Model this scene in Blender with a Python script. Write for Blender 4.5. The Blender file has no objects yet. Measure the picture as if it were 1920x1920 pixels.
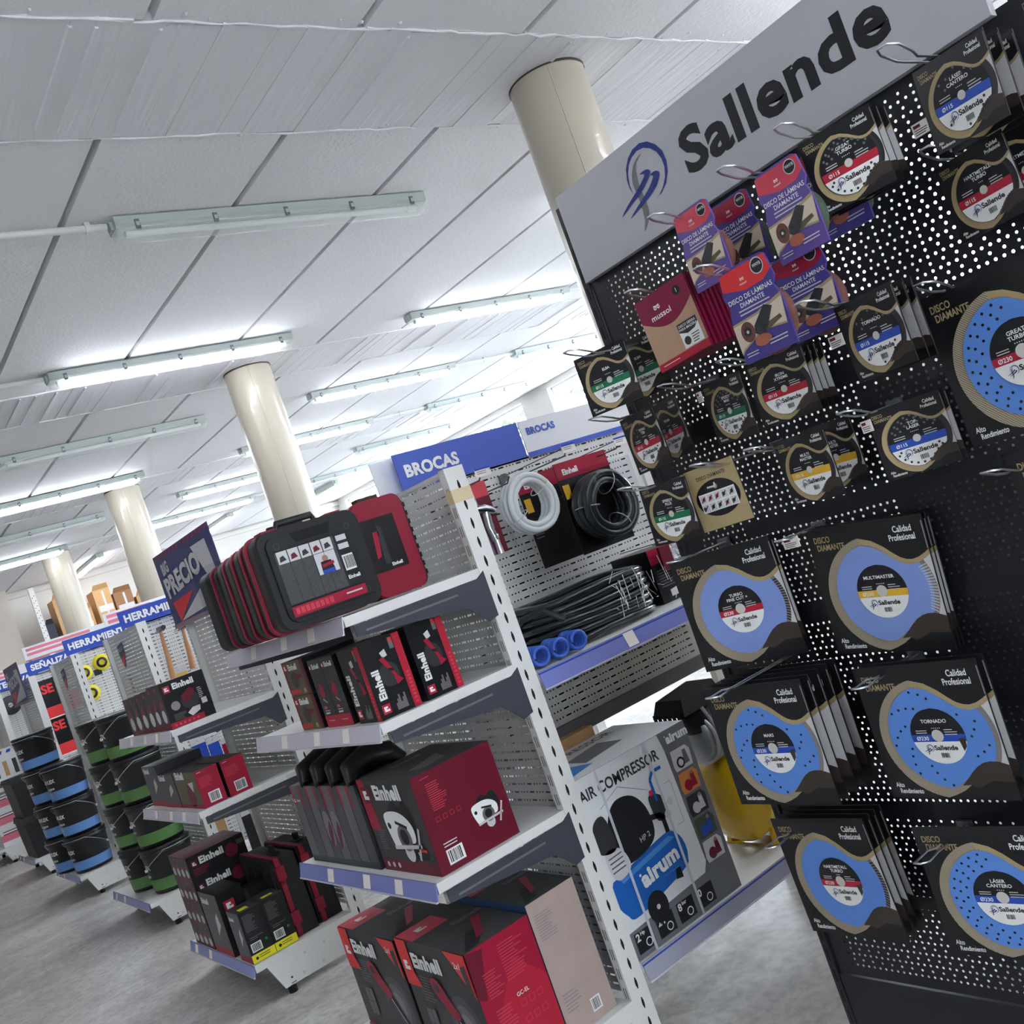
import bpy, math, random
from mathutils import Vector, Matrix
random.seed(11)
SC = bpy.context.scene
COL = SC.collection
PI = math.pi

# ---------------------------------------------------------------- camera
EYE = Vector((0, 0, 1.57))
FPX = 1885.1
RIGHT = Vector((0.76376, -0.55106, -0.33615))
DOWN = Vector((-0.25467, 0.22128, -0.94137))
FWD = Vector((0.59314, 0.80459, 0.02866))
cam_data = bpy.data.cameras.new('camera')
cam = bpy.data.objects.new('camera', cam_data)
COL.objects.link(cam)
cam_data.sensor_width = 36
cam_data.lens = 36 * FPX / 1920
cam_data.clip_start = 0.02
R3 = Matrix((RIGHT, -DOWN, -FWD)).transposed()
cam.matrix_world = Matrix.Translation(EYE) @ R3.to_4x4()
SC.camera = cam


def at(px, py, X=None, Y=None, Z=None):
    """The point of the plane X, Y or Z = value seen at a pixel of the 1920 frame."""
    d = RIGHT * (px - 960) + DOWN * (py - 960) + FWD * FPX
    t = X / d.x if X is not None else Y / d.y if Y is not None else (Z - EYE.z) / d.z
    return EYE + d * t


# ---------------------------------------------------------------- sky, exposure
W = bpy.data.worlds.new('sky')
SC.world = W
W.use_nodes = True
nt = W.node_tree
nt.nodes.clear()
wo = nt.nodes.new('ShaderNodeOutputWorld')
bg = nt.nodes.new('ShaderNodeBackground')
bg.inputs[0].default_value = (0.80, 0.90, 1.0, 1)
bg.inputs[1].default_value = 3.7
nt.links.new(bg.outputs[0], wo.inputs[0])
SC.view_settings.view_transform = 'Standard'
SC.view_settings.look = 'None'
SC.view_settings.gamma = 1
SC.view_settings.use_curve_mapping = False
SC.view_settings.exposure = 2.78
TUBE = 5.6        # strength of the lit tubes


# ---------------------------------------------------------------- materials
def lin(c):
    c = c / 255
    return c / 12.92 if c <= 0.04045 else ((c + 0.055) / 1.055) ** 2.4


MATS = {}


def mat(name, rgb, rough=0.5, metal=0.0, spec=0.5, emit=0, alpha=1, trans=0, noise=0, scale=20, bump=0, coat=0, ior=1.45):
    if name in MATS:
        return MATS[name]
    m = bpy.data.materials.new(name)
    m.use_nodes = True
    n = m.node_tree
    b = n.nodes['Principled BSDF']
    col = tuple(lin(c) for c in rgb) + (1,)
    b.inputs['Base Color'].default_value = col
    b.inputs['Roughness'].default_value = rough
    b.inputs['Metallic'].default_value = metal
    b.inputs['Specular IOR Level'].default_value = spec
    b.inputs['Alpha'].default_value = alpha
    b.inputs['Transmission Weight'].default_value = trans
    b.inputs['Coat Weight'].default_value = coat
    b.inputs['IOR'].default_value = ior
    if emit:
        b.inputs['Emission Color'].default_value = col
        b.inputs['Emission Strength'].default_value = emit
    if noise or bump:
        tc = n.nodes.new('ShaderNodeTexCoord')
        tx = n.nodes.new('ShaderNodeTexNoise')
        tx.inputs['Scale'].default_value = scale
        tx.inputs['Detail'].default_value = 6
        n.links.new(tc.outputs['Object'], tx.inputs['Vector'])
        if noise:
            mx = n.nodes.new('ShaderNodeMix')
            mx.data_type = 'RGBA'
            mx.inputs['A'].default_value = tuple(c * (1 - noise) for c in col[:3]) + (1,)
            mx.inputs['B'].default_value = tuple(min(1, c * (1 + noise)) for c in col[:3]) + (1,)
            n.links.new(tx.outputs['Fac'], mx.inputs['Factor'])
            n.links.new(mx.outputs['Result'], b.inputs['Base Color'])
        if bump:
            bp = n.nodes.new('ShaderNodeBump')
            bp.inputs['Strength'].default_value = bump
            bp.inputs['Distance'].default_value = 0.01
            n.links.new(tx.outputs['Fac'], bp.inputs['Height'])
            n.links.new(bp.outputs['Normal'], b.inputs['Normal'])
    MATS[name] = m
    return m


WHITE = mat('white_steel', (226, 225, 222), 0.42, noise=0.03, scale=6)
PANEL = mat('panel_steel', (214, 213, 211), 0.5, noise=0.03, scale=5)
DARKST = mat('bracket_steel', (66, 68, 78), 0.45)
SLOT = mat('slot_dark', (18, 17, 20), 0.8)
BLACKP = mat('black_steel', (26, 27, 34), 0.42, noise=0.08, scale=8)
HEADER = mat('header_plate', (176, 175, 180), 0.38, noise=0.02, scale=3)
CHROME = mat('chrome_wire', (226, 226, 232), 0.28, metal=1)
GREYW = mat('grey_wire', (120, 122, 128), 0.3, metal=0.9)
INK = mat('ink_black', (24, 24, 30), 0.5)
NAVY = mat('ink_navy', (30, 44, 120), 0.5)
GREYI = mat('ink_grey', (110, 108, 114), 0.5)
WINK = mat('ink_white', (236, 236, 234), 0.5)
CARD = mat('card_black', (24, 24, 27), 0.34, noise=0.06, scale=30)
CARDE = mat('card_edge', (150, 148, 148), 0.4)
BROWN = mat('card_brown', (62, 52, 46), 0.36)
GOLDI = mat('ink_gold', (172, 152, 112), 0.4)
RED = mat('print_red', (178, 30, 54), 0.42)
BRED = mat('print_bright_red', (222, 48, 52), 0.42)
MAROON = mat('print_maroon', (104, 14, 38), 0.42)
CRIM = mat('print_crimson', (158, 18, 52), 0.42)
GREENP = mat('print_green', (28, 112, 74), 0.42)
YELP = mat('print_yellow', (228, 178, 52), 0.42)
BLUEP = mat('print_blue', (38, 78, 180), 0.42)
LIME = mat('print_lime', (232, 224, 40), 0.42)
PALE = mat('print_pale', (206, 204, 206), 0.45)
MIDG = mat('print_mid_grey', (110, 108, 110), 0.45)
DKG = mat('print_dark_grey', (52, 52, 56), 0.4)
OLIVE = mat('print_olive', (92, 84, 62), 0.4)
SIGNB = mat('sign_blue', (74, 96, 190), 0.45)
SIGND = mat('sign_deep_blue', (36, 72, 176), 0.45)
SIGNN = mat('sign_navy', (62, 68, 118), 0.45)
SIGNW = mat('sign_white', (226, 226, 230), 0.45)
BLADE = mat('blade_blue', (92, 140, 218), 0.38, noise=0.05, scale=9)
BLADEP = mat('blade_pale_blue', (128, 152, 214), 0.38, noise=0.05, scale=9)
STEELR = mat('segment_grey', (132, 126, 124), 0.45)
CARTON = mat('brown_carton', (192, 152, 104), 0.7, noise=0.08, scale=12)
def film_mat():
    m = bpy.data.materials.new('clear_film')
    m.use_nodes = True
    n = m.node_tree
    n.nodes.clear()
    o = n.nodes.new('ShaderNodeOutputMaterial')
    t = n.nodes.new('ShaderNodeBsdfTransparent')
    t.inputs[0].default_value = (0.93, 0.94, 0.95, 1)
    n.links.new(t.outputs[0], o.inputs[0])
    return m


FILM = film_mat()
CLEAR = mat('clear_plastic', (235, 240, 240), 0.12, alpha=0.3, spec=0.7)
RAILC = mat('rail_clear', (206, 202, 214), 0.16, spec=0.8, coat=0.4)
RAILB = mat('rail_blue', (122, 130, 196), 0.2, spec=0.7, coat=0.4)
PLASTB = mat('black_plastic', (30, 31, 33), 0.48, noise=0.1, scale=40, bump=0.1)
PLASTR = mat('red_plastic', (138, 20, 46), 0.42)
TICKET = mat('price_ticket', (236, 228, 222), 0.6)


def goldring():
    """Gold print with the fine dark hatching of the large cards."""
    m = mat('ring_gold_hatched', (168, 150, 116), 0.36)
    n = m.node_tree
    b = n.nodes['Principled BSDF']
    tc = n.nodes.new('ShaderNodeTexCoord')
    w = n.nodes.new('ShaderNodeTexWave')
    w.inputs['Scale'].default_value = 130
    w.inputs['Distortion'].default_value = 0
    w.bands_direction = 'DIAGONAL'
    n.links.new(tc.outputs['Object'], w.inputs['Vector'])
    mx = n.nodes.new('ShaderNodeMix')
    mx.data_type = 'RGBA'
    mx.inputs['A'].default_value = (0.17, 0.14, 0.10, 1)
    mx.inputs['B'].default_value = (0.50, 0.42, 0.30, 1)
    n.links.new(w.outputs['Fac'], mx.inputs['Factor'])
    n.links.new(mx.outputs['Result'], b.inputs['Base Color'])
    return m


RINGH = goldring()


# ---------------------------------------------------------------- mesh builder
TXT = {}


def glyphs(s, bold, res=3):
    """Flat outlines of a word, as vertices and triangles in font units."""
    key = (s, bold)
    if key in TXT:
        return TXT[key]
    cu = bpy.data.curves.new('t', 'FONT')
    cu.body = s
    cu.size = 1
    cu.resolution_u = res
    cu.offset = bold
    if s == 'Sallende' and bold == 0.034:
        cu.space_character = 1.05
    if bold > 0.04:
        cu.space_character = 1.0 + (bold - 0.03) * 2.6
    o = bpy.data.objects.new('t', cu)
    COL.objects.link(o)
    dg = bpy.context.evaluated_depsgraph_get()
    me = o.evaluated_get(dg).to_mesh()
    vs = [(v.co.x, v.co.y) for v in me.vertices]
    fs = [tuple(p.vertices) for p in me.polygons if p.normal.z > 0.5 or True]
    o.evaluated_get(dg).to_mesh_clear()
    bpy.data.objects.remove(o)
    bpy.data.curves.remove(cu)
    if vs:
        x0 = min(v[0] for v in vs)
        x1 = max(v[0] for v in vs)
        vs = [((x - x0) / 0.72, y / 0.72) for x, y in vs]
        w = (x1 - x0) / 0.72
    else:
        w = 0
    TXT[key] = (vs, fs, w)
    return TXT[key]


class MB:
    def __init__(self):
        self.V, self.F, self.I, self.M, self.S = [], [], [], [], []

    def mi(self, m):
        if m not in self.M:
            self.M.append(m)
        return self.M.index(m)

    def face(self, pts, m, smooth=False):
        b = len(self.V)
        self.V += [tuple(p) for p in pts]
        self.F.append(tuple(range(b, b + len(pts))))
        self.I.append(self.mi(m))
        self.S.append(smooth)

    def mesh(self, vs, fs, m, smooth=False):
        b = len(self.V)
        self.V += [tuple(v) for v in vs]
        k = self.mi(m)
        for f in fs:
            self.F.append(tuple(i + b for i in f))
            self.I.append(k)
            self.S.append(smooth)

    def box(self, x0, x1, y0, y1, z0, z1, m):
        v = [(x, y, z) for x in (x0, x1) for y in (y0, y1) for z in (z0, z1)]
        self.mesh(v, [(0, 1, 3, 2), (4, 6, 7, 5), (0, 4, 5, 1), (2, 3, 7, 6), (0, 2, 6, 4), (1, 5, 7, 3)], m)

    def hexa(self, bottom, top, m):
        """A solid between two quads."""
        v = list(bottom) + list(top)
        self.mesh(v, [(3, 2, 1, 0), (4, 5, 6, 7), (0, 1, 5, 4), (1, 2, 6, 5), (2, 3, 7, 6), (3, 0, 4, 7)], m)

    def prism(self, pts, fr, d, m, smooth=False):
        """Outline pts (u, v) in frame fr, extruded from depth 0 to -d along the normal."""
        O, U, V, N = fr
        n = len(pts)
        a = [O + U * p[0] + V * p[1] for p in pts]
        b = [q - N * d for q in a]
        base = len(self.V)
        self.V += [tuple(p) for p in a + b]
        k = self.mi(m)
        self.F += [tuple(range(base, base + n)), tuple(range(base + 2 * n - 1, base + n - 1, -1))]
        self.I += [k, k]
        self.S += [False, False]
        for i in range(n):
            j = (i + 1) % n
            self.F.append((base + j, base + i, base + n + i, base + n + j))
            self.I.append(k)
            self.S.append(smooth)

    def tube(self, path, r, m, n=8, closed=False, smooth=True, cap=True):
        P = [Vector(p) for p in path]
        L = len(P)
        rs = r if isinstance(r, (list, tuple)) else [r] * L
        rings = []
        prev = None
        for i in range(L):
            if closed:
                t = (P[(i + 1) % L] - P[i - 1]).normalized()
            else:
                t = (P[min(i + 1, L - 1)] - P[max(i - 1, 0)]).normalized()
            if prev is None:
                u = t.orthogonal().normalized()
            else:
                u = (prev - t * prev.dot(t))
                u = u.normalized() if u.length > 1e-6 else t.orthogonal().normalized()
            prev = u
            v = t.cross(u)
            rings.append([P[i] + (u * math.cos(2 * PI * k / n) + v * math.sin(2 * PI * k / n)) * rs[i] for k in range(n)])
        vs = [p for g in rings for p in g]
        fs = []
        for i in range(L if closed else L - 1):
            j = (i + 1) % L
            for k in range(n):
                q = (k + 1) % n
                fs.append((i * n + k, i * n + q, j * n + q, j * n + k))
        self.mesh(vs, fs, m, smooth)
        if cap and not closed:
            self.face(list(reversed(rings[0])), m)
            self.face(rings[-1], m)

    def lathe(self, prof, m, n=24, axis='Z', o=(0, 0, 0), smooth=True, a0=0, a1=2 * PI):
        """Profile (r, h) turned about an axis through o."""
        o = Vector(o)
        full = abs(a1 - a0 - 2 * PI) < 1e-6
        cnt = n if full else n + 1
        vs = []
        for r, h in prof:
            for k in range(cnt):
                a = a0 + (a1 - a0) * k / n
                c, s = r * math.cos(a), r * math.sin(a)
                vs.append(o + (Vector((c, s, h)) if axis == 'Z' else Vector((h, c, s)) if axis == 'X' else Vector((s, h, c))))
        fs = []
        for i in range(len(prof) - 1):
            for k in range(n if full else n):
                q = (k + 1) % cnt
                if not full and k == n:
                    continue
                fs.append((i * cnt + k, i * cnt + q, (i + 1) * cnt + q, (i + 1) * cnt + k))
        self.mesh(vs, fs, m, smooth)

    def build(self, name, parent=None, loc=None):
        me = bpy.data.meshes.new(name)
        me.from_pydata(self.V, [], self.F)
        for m in self.M:
            me.materials.append(m)
        me.polygons.foreach_set('material_index', self.I)
        me.polygons.foreach_set('use_smooth', self.S)
        me.update()
        o = bpy.data.objects.new(name, me)
        COL.objects.link(o)
        if parent is not None:
            o.parent = parent
        if loc is not None:
            o.location = loc
        return o


class Face:
    """A printable plane: u to the right, v up, layers stand out along the normal."""
    def __init__(self, mb, O, U, V, eps=0.0005):
        self.mb, self.O, self.U, self.V = mb, Vector(O), Vector(U).normalized(), Vector(V).normalized()
        self.N = self.U.cross(self.V)
        self.eps = eps

    def p(self, u, v, l):
        return self.O + self.U * u + self.V * v + self.N * (self.eps * l)

    def poly(self, pts, m, l=1):
        self.mb.face([self.p(u, v, l) for u, v in pts], m)

    def rect(self, u0, v0, u1, v1, m, l=1):
        self.poly([(u0, v0), (u1, v0), (u1, v1), (u0, v1)], m, l)

    def blob(self, pts, m, l=1, n=5):
        """Closed smooth outline through the points."""
        out, N = [], len(pts)
        for i in range(N):
            p0, p1, p2, p3 = (pts[(i + k) % N] for k in (-1, 0, 1, 2))
            for j in range(n):
                t = j / n
                out.append(tuple(0.5 * (2 * p1[q] + (p2[q] - p0[q]) * t + (2 * p0[q] - 5 * p1[q] + 4 * p2[q] - p3[q]) * t * t + (3 * p1[q] - p0[q] - 3 * p2[q] + p3[q]) * t ** 3) for q in (0, 1)))
        self.poly(out, m, l)

    def circ(self, u, v, r, m, l=1, n=24, a0=0, a1=360, rv=None):
        rv = rv or r
        pts = [(u + r * math.cos(math.radians(a0 + (a1 - a0) * k / n)), v + rv * math.sin(math.radians(a0 + (a1 - a0) * k / n))) for k in range(n + (0 if a1 - a0 == 360 else 1))]
        self.poly(pts, m, l)

    def ring(self, u, v, r0, r1, m, l=1, n=32, a0=0, a1=360):
        for k in range(n):
            t, s = [math.radians(a0 + (a1 - a0) * (k + j) / n) for j in (0, 1)]
            self.poly([(u + r0 * math.cos(t), v + r0 * math.sin(t)), (u + r1 * math.cos(t), v + r1 * math.sin(t)), (u + r1 * math.cos(s), v + r1 * math.sin(s)), (u + r0 * math.cos(s), v + r0 * math.sin(s))], m, l)

    def line(self, pts, w, m, l=1):
        for a, b in zip(pts, pts[1:]):
            dx, dy = b[0] - a[0], b[1] - a[1]
            L = math.hypot(dx, dy) or 1
            nx, ny = -dy / L * w / 2, dx / L * w / 2
            self.poly([(a[0] - nx, a[1] - ny), (b[0] - nx, b[1] - ny), (b[0] + nx, b[1] + ny), (a[0] + nx, a[1] + ny)], m, l)

    def ribbon(self, pts, m, l=1):
        """pts: (u, v, width)."""
        L, R = [], []
        for i, (u, v, w) in enumerate(pts):
            a, b = pts[max(i - 1, 0)], pts[min(i + 1, len(pts) - 1)]
            dx, dy = b[0] - a[0], b[1] - a[1]
            d = math.hypot(dx, dy) or 1
            L.append((u - dy / d * w / 2, v + dx / d * w / 2))
            R.append((u + dy / d * w / 2, v - dx / d * w / 2))
        for i in range(len(pts) - 1):
            self.poly([R[i], R[i + 1], L[i + 1], L[i]], m, l)

    def text(self, s, u, v, h, m, l=1, align='L', sx=1.0, bold=0.012, rot=0, shear=0, width=None):
        vs, fs, w = glyphs(s, bold)
        if not vs:
            return
        if width:
            sx = width / (w * h)
        off = 0 if align == 'L' else -w * h * sx if align == 'R' else -w * h * sx / 2
        c, si = math.cos(math.radians(rot)), math.sin(math.radians(rot))
        out = []
        for x, y in vs:
            X, Yv = x * h * sx + off + shear * y * h, y * h
            out.append(self.p(u + X * c - Yv * si, v + X * si + Yv * c, l))
        self.mb.mesh(out, fs, m)

    def lines(self, u, v, w, n, pitch, m, l=1, t=0.35, seed=0, rot=0):
        """Rows of small print too fine to read, as thin strips."""
        r = random.Random(seed)
        for i in range(n):
            ww = w * r.uniform(0.55, 1.0)
            self.rect(u, v - i * pitch - pitch * t, u + ww, v - i * pitch, m, l)

    def barcode(self, u, v, w, h, l=1):
        self.rect(u, v, u + w, v + h, WINK, l)
        r = random.Random(int(u * 1e4) + 3)
        x = u + w * 0.1
        while x < u + w * 0.88:
            b = w * r.choice((0.03, 0.05, 0.07))
            self.rect(x, v + h * 0.12, x + b, v + h * 0.9, INK, l + 1)
            x += b + w * r.choice((0.03, 0.05))


# ---------------------------------------------------------------- scene objects
USED = {}


def tag(o, label, cat, group=None, kind=None):
    o['label'] = label
    o['category'] = cat
    if group:
        o['group'] = group
    if kind:
        o['kind'] = kind
    return o


def thing(name, label, cat, loc=(0, 0, 0), rz=0, ry=0, group=None):
    o = bpy.data.objects.new(name, None)
    COL.objects.link(o)
    o.empty_display_size = 0.05
    o.location = loc
    o.rotation_euler = (0, ry, rz)
    return tag(o, label, cat, group)


def struct(name, mb):
    o = mb.build(name)
    o['kind'] = 'structure'
    return o


def kids(o):
    return [c for c in bpy.data.objects if c.parent == o]


def copy_tree(o, parent=None):
    c = o.copy()
    COL.objects.link(c)
    if parent is not None:
        c.parent = parent
    for k in kids(o):
        copy_tree(k, c)
    return c


UX, UY, UZ = Vector((1, 0, 0)), Vector((0, 1, 0)), Vector((0, 0, 1))
FACEX = -PI / 2      # turn that makes a thing's front (its local -Y) look along -X
# ================================================================ the room
CZ = 3.37
XW, YB, XL, YN = 8.45, 16.4, -4.2, -4.2


def floor_mat():
    m = mat('floor_concrete', (140, 138, 138), 0.34)
    n = m.node_tree
    b = n.nodes['Principled BSDF']
    tc = n.nodes.new('ShaderNodeTexCoord')
    a = n.nodes.new('ShaderNodeTexNoise')
    a.inputs['Scale'].default_value = 2.2
    a.inputs['Detail'].default_value = 9
    a.inputs['Roughness'].default_value = 0.72
    c = n.nodes.new('ShaderNodeTexNoise')
    c.inputs['Scale'].default_value = 26
    c.inputs['Detail'].default_value = 5
    r = n.nodes.new('ShaderNodeValToRGB')
    r.color_ramp.elements[0].position = 0.34
    r.color_ramp.elements[0].color = (0.37, 0.355, 0.345, 1)
    r.color_ramp.elements[1].position = 0.66
    r.color_ramp.elements[1].color = (0.72, 0.70, 0.68, 1)
    e = r.color_ramp.elements.new(0.52)
    e.color = (0.56, 0.53, 0.495, 1)
    ad = n.nodes.new('ShaderNodeMix')
    ad.data_type = 'RGBA'
    ad.blend_type = 'MULTIPLY'
    ad.inputs['Factor'].default_value = 0.7
    r2 = n.nodes.new('ShaderNodeValToRGB')
    r2.color_ramp.elements[0].position = 0.36
    r2.color_ramp.elements[0].color = (0.66, 0.66, 0.67, 1)
    r2.color_ramp.elements[1].position = 0.56
    r2.color_ramp.elements[1].color = (1, 1, 1, 1)
    n.links.new(tc.outputs['Object'], a.inputs['Vector'])
    n.links.new(tc.outputs['Object'], c.inputs['Vector'])
    n.links.new(a.outputs['Fac'], r.inputs['Fac'])
    n.links.new(c.outputs['Fac'], r2.inputs['Fac'])
    n.links.new(r.outputs['Color'], ad.inputs['A'])
    n.links.new(r2.outputs['Color'], ad.inputs['B'])
    n.links.new(ad.outputs['Result'], b.inputs['Base Color'])
    return m


def plaster_mat():
    m = mat('ceiling_plaster', (226, 226, 229), 0.75)
    n = m.node_tree
    b = n.nodes['Principled BSDF']
    tc = n.nodes.new('ShaderNodeTexCoord')
    a = n.nodes.new('ShaderNodeTexNoise')
    a.inputs['Scale'].default_value = 55
    a.inputs['Detail'].default_value = 5
    v = n.nodes.new('ShaderNodeTexNoise')
    v.inputs['Scale'].default_value = 3
    v.inputs['Detail'].default_value = 8
    v.inputs['Roughness'].default_value = 0.75
    ml = n.nodes.new('ShaderNodeMath')
    ml.operation = 'MULTIPLY'
    bp = n.nodes.new('ShaderNodeBump')
    bp.inputs['Strength'].default_value = 0.25
    bp.inputs['Distance'].default_value = 0.02
    for x in (a, v):
        n.links.new(tc.outputs['Object'], x.inputs['Vector'])
    n.links.new(a.outputs['Fac'], ml.inputs[0])
    n.links.new(v.outputs['Fac'], ml.inputs[1])
    n.links.new(ml.outputs[0], bp.inputs['Height'])
    n.links.new(bp.outputs['Normal'], b.inputs['Normal'])
    return m


def board_mat():
    m = mat('board_marked_concrete', (222, 222, 226), 0.75)
    n = m.node_tree
    b = n.nodes['Principled BSDF']
    tc = n.nodes.new('ShaderNodeTexCoord')
    mp = n.nodes.new('ShaderNodeMapping')
    mp.inputs['Scale'].default_value = (30, 2.5, 10)
    a = n.nodes.new('ShaderNodeTexNoise')
    a.inputs['Scale'].default_value = 1
    a.inputs['Detail'].default_value = 6
    c = n.nodes.new('ShaderNodeTexVoronoi')
    c.inputs['Scale'].default_value = 22
    lt = n.nodes.new('ShaderNodeMath')
    lt.operation = 'LESS_THAN'
    lt.inputs[1].default_value = 0.11
    ad = n.nodes.new('ShaderNodeMath')
    ad.operation = 'MULTIPLY_ADD'
    ad.inputs[1].default_value = -0.5
    bp = n.nodes.new('ShaderNodeBump')
    bp.inputs['Strength'].default_value = 0.45
    bp.inputs['Distance'].default_value = 0.012
    n.links.new(tc.outputs['Object'], mp.inputs['Vector'])
    n.links.new(mp.outputs['Vector'], a.inputs['Vector'])
    n.links.new(tc.outputs['Object'], c.inputs['Vector'])
    n.links.new(c.outputs['Distance'], lt.inputs[0])
    n.links.new(lt.outputs[0], ad.inputs[0])
    n.links.new(a.outputs['Fac'], ad.inputs[2])
    n.links.new(ad.outputs[0], bp.inputs['Height'])
    n.links.new(bp.outputs['Normal'], b.inputs['Normal'])
    return m


PLASTER, BOARD = plaster_mat(), board_mat()
WALLM = mat('wall_paint', (198, 195, 190), 0.7, noise=0.02, scale=2)
WALLB = mat('wall_beige', (206, 196, 184), 0.7, noise=0.03, scale=2)
FRAMEM = mat('window_frame_white', (232, 234, 236), 0.4)
GLASS = mat('window_glass', (255, 255, 255), 0.03, alpha=0.06, spec=0.6)

b = MB()
b.face([(XL, YN, 0), (XW + 0.3, YN, 0), (XW + 0.3, YB, 0), (XL, YB, 0)], floor_mat())
struct('floor', b)

# ceiling: flat slabs with open joints between bands of board-marked concrete
b = MB()
b.box(XL, XW, YN, YB, CZ + 0.05, CZ + 0.15, PLASTER)
bands = [(-1.03, -0.37), (2.64, 3.30), (6.27, 6.93), (9.77, 10.43), (13.1, 13.76)]
ys = [YN] + [v for p in bands for v in p] + [YB]
rj = random.Random(5)
for i in range(0, len(ys), 2):
    y0, y1 = ys[i], ys[i + 1]
    k = -8
    while 1.30 + 0.728 * k < XW:
        x0, x1 = max(XL, 1.30 + 0.728 * k + 0.014), min(XW, 1.30 + 0.728 * (k + 1) - 0.014)
        if x1 > x0 + 0.05:
            b.box(x0, x1, y0, y1, CZ, CZ + 0.06, PLASTER)
        k += 1
for y0, y1 in bands:
    x = XL
    while x < XW:
        w = rj.choice((0.075, 0.09, 0.1, 0.12))
        dz = rj.uniform(-0.0028, 0.002)
        b.hexa([(x + 0.0002, y0 + rj.uniform(-0.012, 0.012), CZ - 0.004 + dz), (min(XW, x + w - 0.0002), y0 + rj.uniform(-0.012, 0.012), CZ - 0.004 + dz + rj.uniform(-0.0012, 0.0012)),
                (min(XW, x + w - 0.0002), y1 + rj.uniform(-0.012, 0.012), CZ - 0.004 + dz + rj.uniform(-0.0012, 0.0012)), (x + 0.0002, y1 + rj.uniform(-0.012, 0.012), CZ - 0.004 + dz)],
               [(x, y0, CZ + 0.06), (x + w, y0, CZ + 0.06), (x + w, y1, CZ + 0.06), (x, y1, CZ + 0.06)], BOARD)
        if rj.random() < 0.22:
            b.hexa([(x - 0.004, y0 + 0.03, CZ - 0.012), (x + 0.004, y0 + 0.03, CZ - 0.012), (x + 0.003, y1 - 0.05, CZ - 0.010), (x - 0.003, y1 - 0.05, CZ - 0.010)],
                   [(x - 0.008, y0 + 0.03, CZ), (x + 0.008, y0 + 0.03, CZ), (x + 0.008, y1 - 0.05, CZ), (x - 0.008, y1 - 0.05, CZ)], BOARD)
        x += w
    for ye in (y0, y1):
        pts, x = [], XL
        while x < XW:
            pts.append((x, ye + rj.uniform(-0.008, 0.008), CZ - 0.004))
            x += rj.uniform(0.03, 0.09)
        b.tube(pts, [rj.uniform(0.002, 0.007) for _ in pts], PLASTER, 5)
for k in range(420):    # lumps and splashes of old plaster on the bands and along their edges
    y0, y1 = rj.choice(bands[1:3])
    x = rj.uniform(0.4, 6.0)
    y = rj.choice((rj.uniform(y0, y1), y0 + rj.gauss(0, 0.03), y1 + rj.gauss(0, 0.03)))
    r, zb = rj.uniform(0.003, 0.011), CZ - 0.0015
    ring = [(x + r * rj.uniform(0.7, 1.3) * math.cos(a), y + r * rj.uniform(0.7, 1.5) * math.sin(a), zb) for a in [2 * PI * q / 6 for q in range(6)]]
    tip = (x + r * 0.2, y, zb - r * 0.55)
    for q in range(6):
        b.face([ring[q], tip, ring[(q + 1) % 6]], PLASTER)
struct('ceiling', b)

# walls
b = MB()
wins = [(2.2, 4.6), (5.1, 7.2), (7.6, 9.85), (10.45, 13.0), (13.75, 16.1)]  # the first two are hidden, added to let in more light
WZ0, WZ1 = 2.25, 3.29
b.box(XW, XW + 0.28, YN, YB, 0, WZ0, WALLM)
b.box(XW, XW + 0.28, YN, YB, WZ1, CZ + 0.1, WALLM)
edges = [YN] + [v for w in wins for v in w] + [YB]
for i in range(0, len(edges), 2):
    b.box(XW, XW + 0.28, edges[i], edges[i + 1], WZ0, WZ1, WALLM)
struct('wall_right', b)
for k, (y0, y1) in enumerate(wins):
    b = MB()
    x0, x1 = XW + 0.08, XW + 0.15
    f = 0.06
    b.box(x0, x1, y0, y1, WZ0, WZ0 + f, FRAMEM)
    b.box(x0, x1, y0, y1, WZ1 - f, WZ1, FRAMEM)
    nm = 3
    for j in range(nm + 1):
        yc = y0 + (y1 - y0) * j / nm
        b.box(x0, x1, max(y0, yc - f / 2), min(y1, yc + f / 2), WZ0 + f, WZ1 - f, FRAMEM)
    wo_ = struct('window_%d' % (k + 1), b)
    g = MB()
    g.box(XW + 0.11, XW + 0.115, y0 + 0.02, y1 - 0.02, WZ0 + 0.03, WZ1 - 0.03, GLASS)
    g.build('window_pane', wo_)
b = MB()
b.box(XL, XW + 0.28, YB, YB + 0.2, 0, CZ + 0.1, WALLM)
struct('wall_back', b)
b = MB()
b.box(XL - 0.2, XL, YN, YB, 0, CZ + 0.1, WALLM)
struct('wall_left', b)
b = MB()   # unseen wall behind the viewer, opened for an added window
b.box(XL, -1.5, YN - 0.2, YN, 0, CZ + 0.1, WALLM)
b.box(0.9, XW, YN - 0.2, YN, 0, CZ + 0.1, WALLM)
b.box(-1.5, 0.9, YN - 0.2, YN, 0, 1.15, WALLM)
b.box(-1.5, 0.9, YN - 0.2, YN, 2.45, CZ + 0.1, WALLM)
struct('wall_front', b)
b = MB()
for x in (-1.5, -0.33, 0.84):
    b.box(x, x + 0.06, YN - 0.12, YN - 0.06, 1.15, 2.45, FRAMEM)
b.box(-1.44, 0.84, YN - 0.12, YN - 0.06, 1.15, 1.21, FRAMEM)
b.box(-1.44, 0.84, YN - 0.12, YN - 0.06, 2.39, 2.45, FRAMEM)
wf = struct('window_6', b)  # unseen window, added to brighten the sides facing the viewer
b = MB()
b.box(-1.48, 0.88, YN - 0.092, YN - 0.088, 1.17, 2.43, GLASS)
b.build('window_pane', wf)
b = MB()   # the beige return at the far left corner
b.box(1.4, 2.72, YB - 0.5, YB, 0, CZ, WALLB)
struct('wall_return', b)
b = MB()   # flat strip along the head of the back wall
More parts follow.
